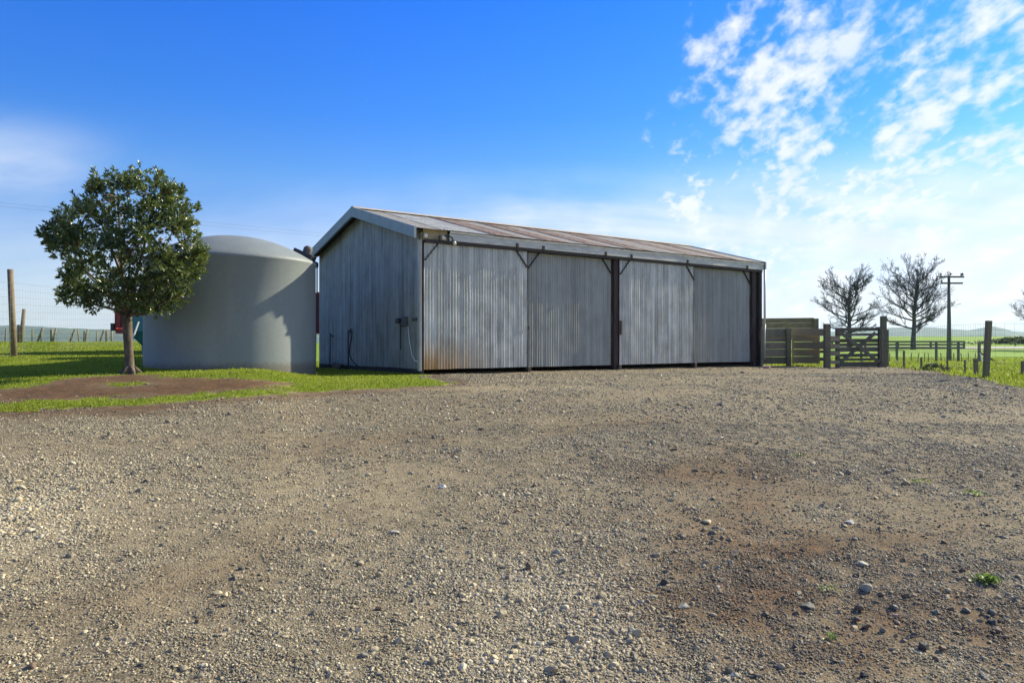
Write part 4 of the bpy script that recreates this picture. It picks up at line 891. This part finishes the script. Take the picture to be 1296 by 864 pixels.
tag(m.build('netting', M['wire'], nf), kind='stuff')
bf = thing('batten_fence', 'post and batten wire fence across the paddock beyond the gravel', 'fence', GY(1200, 41))
for u in (1135, 1185, 1213, 1090): upost(bf, u, 2.3, 432.5, 459, 41, 'gate')
upost(bf, 1239.2, 2.6, 432.8, 458.5, 41, 'post', name='strainer_post')
for u, du in ((1126, 0), (1153, .6), (1161, 2), (1170, .4), (1175, -.3), (1192, -1.5), (1207, 0), (1218, -2), (1225.5, 0), (1234, .5), (1145, -1)): upost(bf, u, .8, 446.5, 459, 41, 'gate', u_top=u+du, name='batten')
MB().bar(loc(bf, [P(1240, 446, 41)])[0], loc(bf, [P(1264, 460, 40.5)])[0], .10, .08).build('stay', M['gate'], bf); MB().bar(loc(bf, [P(1240.5, 447, 40.9)])[0], loc(bf, [P(1244.5, 460, 40)])[0], .04, .04).build('stay', M['pipe_white'], bf)
m = MB()
for k in range(5): m.tube(loc(bf, [GY(1040, 41)+Vector((0, 0, .2+.22*k)), GY(1239, 41)+Vector((0, 0, .2+.22*k))]), .005, 3, False)
m.build('wires', M['wire'], bf)
rf = thing('post_and_rail_fence', 'three rail timber fence across the far paddock in front of the bare trees', 'fence', GY(1170, 122))
for u in (1053, 1095, 1136.5, 1178, 1220): upost(rf, u, 1.9, 431.2, 441.5, 122, 'gate')
for va, vb in ((431.6, 433.0), (435.4, 436.9), (439.1, 440.6)): board('rail', rf, 'gate', 1040, 1221, va, vb, 121.8, 121.8, .06)
trk = MB(); tv = [(x, y) for x in np.linspace(30, 260, 60) for y in (122.6, 134)]
for i in range(59):
    q = [tv[2*i], tv[2*i+2], tv[2*i+3], tv[2*i+1]]; trk.poly([(x, y+.012*(x-60), hs(x, y+.012*(x-60))+.06) for x, y in q])
tag(trk.build('farm_track', simple('track_metal', (.30, .28, .26), .9, 0, .15, .5)), kind='structure')
fp_ = tag(MB().tube([Vector((0, 0, -.1)), P(1285.3, 426.5, 140)-GY(1285.3, 140)], .13, 8).build('field_post', M['post'], loc=GY(1285.3, 140)), 'lone post by the hedge on the far green field', 'post')
pl = thing('power_pole', 'grey wooden power pole with two crossarms in the paddock', 'power pole', GY(1201.3, 60))
MB().tube([(0, 0, -.3), loc(pl, [P(1201, 348.6, 60)])[0]], [.19, .10], 14).build('shaft', M['pole'], pl, smooth=True)
ztop = P(1201, 348.6, 60).z-pl.location.z
def px_(u): return (u-1201)/F*60
for v, u0, u1, dy in ((350.6, 1187, 1218, -.17), (358.6, 1188.5, 1216, -.2)):
    z = P(1201, v, 60).z-pl.location.z; MB().box(((px_(u0)+px_(u1))/2, dy, z), (px_(u1)-px_(u0), .11, .13)).build('crossarm', M['pole_arm'], pl)
for u, v in ((1189, 349.6), (1201, 348.9), (1214.5, 349.6), (1190, 357.7), (1216.5, 349.2)):
    z = P(1201, v, 60).z-pl.location.z; o = MB().lathe([(.03, 0), (.07, .06), (.05, .12), (.075, .17), (.04, .24), (0, .25)], 10).build('insulator', M['insulator'], pl, smooth=True); o.location = (px_(u), -.18, z)
pw = thing('power_line', 'pair of faint power wires crossing the sky above the water tank', 'power line', P(-60, 251, 55))
for dv in (0, 4.5): MB().tube(loc(pw, [P(-60, 251+dv, 55), P(250, 280+dv, 66), P(470, 301+dv*.8, 78)]), .008, 4).build('wire', M['wire'], pw)
def bare_tree(name, label, base, height, spread, seed, group=None, lean=0.0):
    o = thing(name, label, 'tree', base); rr = random.Random(seed); T, B = MB(), MB()
    def grow(p, dr, ln, r, lev, mb):
        n = 4 if lev < 3 else 2; pts = [p]; d_ = dr.normalized(); cv = Vector((rr.gauss(0, .07), rr.gauss(0, .07), rr.gauss(.11, .05)))
        for i in range(n):
            d_ = (d_+cv+Vector((rr.gauss(0, .06), rr.gauss(0, .06), rr.gauss(0, .05)))).normalized(); pts.append(pts[-1]+d_*ln/n)
        rs = [max(.008, r*(1-.72*i/n)) for i in range(n+1)]; mb.tube(pts, rs, 6 if lev < 2 else 3, False)
        if lev >= 4: return
        for k in range((0, 11, 8, 5)[lev]):
            t = rr.uniform(.18, 1.0); i = min(n-1, int(t*n)); q = pts[i]+(pts[i+1]-pts[i])*(t*n-i); a = rr.uniform(0, 6.283); sp_ = rr.uniform(.35, .75)
            u_ = d_.orthogonal().normalized(); v_ = d_.cross(u_); nd = d_*math.cos(sp_)+(u_*math.cos(a)+v_*math.sin(a))*math.sin(sp_)
            grow(q, nd, ln*rr.uniform(.30, .50)*(1.15-.4*t), max(.013, r*(1-.6*t)*.55), lev+1, B)
    hh = height; tr = [Vector((0, 0, -.2)), Vector((0, 0, hh*.12)), Vector((lean*.4, 0, hh*.26)), Vector((lean*.7, .1, hh*.45)), Vector((lean, 0, hh*.62)), Vector((lean*1.2, 0, hh*.76))]
    r0 = hh*.026; T.tube(tr, [r0*1.25, r0, r0*.85, r0*.6, r0*.32, r0*.1], 10)
    nl = 30
    for k in range(nl):
        t = .20+.56*(k/nl)**.95; t += rr.uniform(-.02, .02); z = hh*t; seg = max(1, min(4, next(i for i in range(1, 6) if tr[i].z >= z or i == 5)-1)); f_ = (z-tr[seg].z)/(tr[seg+1].z-tr[seg].z); q = tr[seg]+(tr[seg+1]-tr[seg])*f_
        a = k*2.4+rr.uniform(-.9, .9); up = .10+rr.uniform(-.12, .18)+1.3*max(0, t-.2)**1.15; dv = Vector((math.cos(a), math.sin(a)*.9, up))
        w_ = (1.0 if t < .36 else 1.05-.62*(t-.36)); grow(q, dv, spread*w_*rr.uniform(.72, 1.02)*(.82 if t < .3 else 1), r0*(.48-.36*t), 1, B)
    T.build('trunk', M['bare_bark'], o, smooth=True); B.build('crown', M['bare_twig'], o); return o
bare_tree('bare_tree', 'smaller leafless tree rising behind the timber gate', GY(1075, 112), 12.6, 5.0, 5)
bare_tree('bare_tree', 'larger leafless tree with wide branches beside the power pole', GY(1156, 118), 13.9, 6.6, 8, lean=.3)
bare_tree('bare_tree', 'leafless tree reaching into view at the right edge', GY(1336, 115), 9.6, 6.2, 12)
# hedge, weeds
def leafy(name, label, cat, base, n, rx, ry, h, size, mat, seed, kind=None):
    rr = np.random.default_rng(seed); x = rr.normal(0, .5, n)*rx; y = rr.normal(0, .5, n)*ry; z = h*rr.random(n)**.8*np.exp(-(x/rx)**2)
    a = rr.uniform(0, 6.283, n); el_ = rr.uniform(-.1, .9, n); dv = np.stack([np.cos(a)*np.cos(el_), np.sin(a)*np.cos(el_), np.sin(el_)], 1)*(size*rr.uniform(.6, 1.3, n))[:, None]
    sd = np.stack([-np.sin(a), np.cos(a), rr.uniform(-.5, .5, n)], 1)*(size*.25); c = np.stack([x, y, z], 1)
    V_ = np.stack([c, c+dv*.5+sd, c+dv, c+dv*.5-sd], 1).reshape(-1, 3); i = np.arange(n)*4
    me = np_mesh(name, V_, np.concatenate([np.stack([i, i+1, i+2], 1), np.stack([i, i+2, i+3], 1)]), M[mat], False, {'tint': ('FLOAT', np.repeat(np.clip(rr.normal(.5, .25, n), 0, 1), 4))})
    o = link(bpy.data.objects.new(name, me)); o.location = base; return tag(o, label, cat, None, kind)
leafy('weed', 'bright green feathery weed growing alone out of the brown gravel', 'weed', G(1250, 736), 190, .075, .06, .035, .030, 'weed', 1)
leafy('weed', 'small green weed in the brown soil at the near edge', 'weed', G(1052, 807), 40, .03, .03, .018, .020, 'weed', 2)
leafy('weed', 'thin green weed sprig far right in the middle of the gravel', 'weed', G(1234, 626), 60, .07, .06, .03, .03, 'weed', 3)
leafy('weed', 'low green weed patch in the gravel left of the thin sprig', 'weed', G(1160, 610), 50, .11, .06, .02, .025, 'weed', 4)
leafy('weed', 'tiny weed tuft among the dark gravel right of centre', 'weed', G(1014, 577), 50, .13, .06, .02, .025, 'weed', 5)
leafy('weed', 'dark leafy weed clump by the foot of the netting fence', 'weed', G(1182, 468.5), 260, .32, .2, .16, .09, 'hedge_leaf', 6)
leafy('weed', 'dark leafy weed beside the thin post of the netting fence', 'weed', G(1196, 470), 120, .18, .12, .10, .07, 'hedge_leaf', 7)
leafy('weed', 'pale dry weed sprig on the soil near the small green weed', 'weed', G(1050, 746), 40, .05, .04, .02, .02, 'weed', 8)
hb = GY(1275, 150); leafy('hedge', None, None, (hb.x+3, hb.y, hb.z), 2600, 9, 1.0, 1.4, .5, 'hedge_leaf', 9, 'stuff')

# ------------------------------------------------------------------ the air: pale haze over the distance
hz = MB().box((0, 2900, 32), (9000, 6200, 96)).build('haze', None); tag(hz, kind='stuff')
m = bpy.data.materials.new('air'); m.use_nodes = True; nt = m.node_tree; nt.nodes.clear(); o_ = nt.nodes.new('ShaderNodeOutputMaterial'); pvn = nt.nodes.new('ShaderNodeVolumePrincipled')
pvn.inputs['Color'].default_value = (.60, .78, 1, 1); pvn.inputs['Density'].default_value = .00011; pvn.inputs['Anisotropy'].default_value = .2
nt.links.new(pvn.outputs[0], o_.inputs['Volume']); hz.data.materials.append(m)
SC.cycles.use_denoising = True; SC.cycles.volume_bounces = 1; SC.cycles.max_bounces = 8
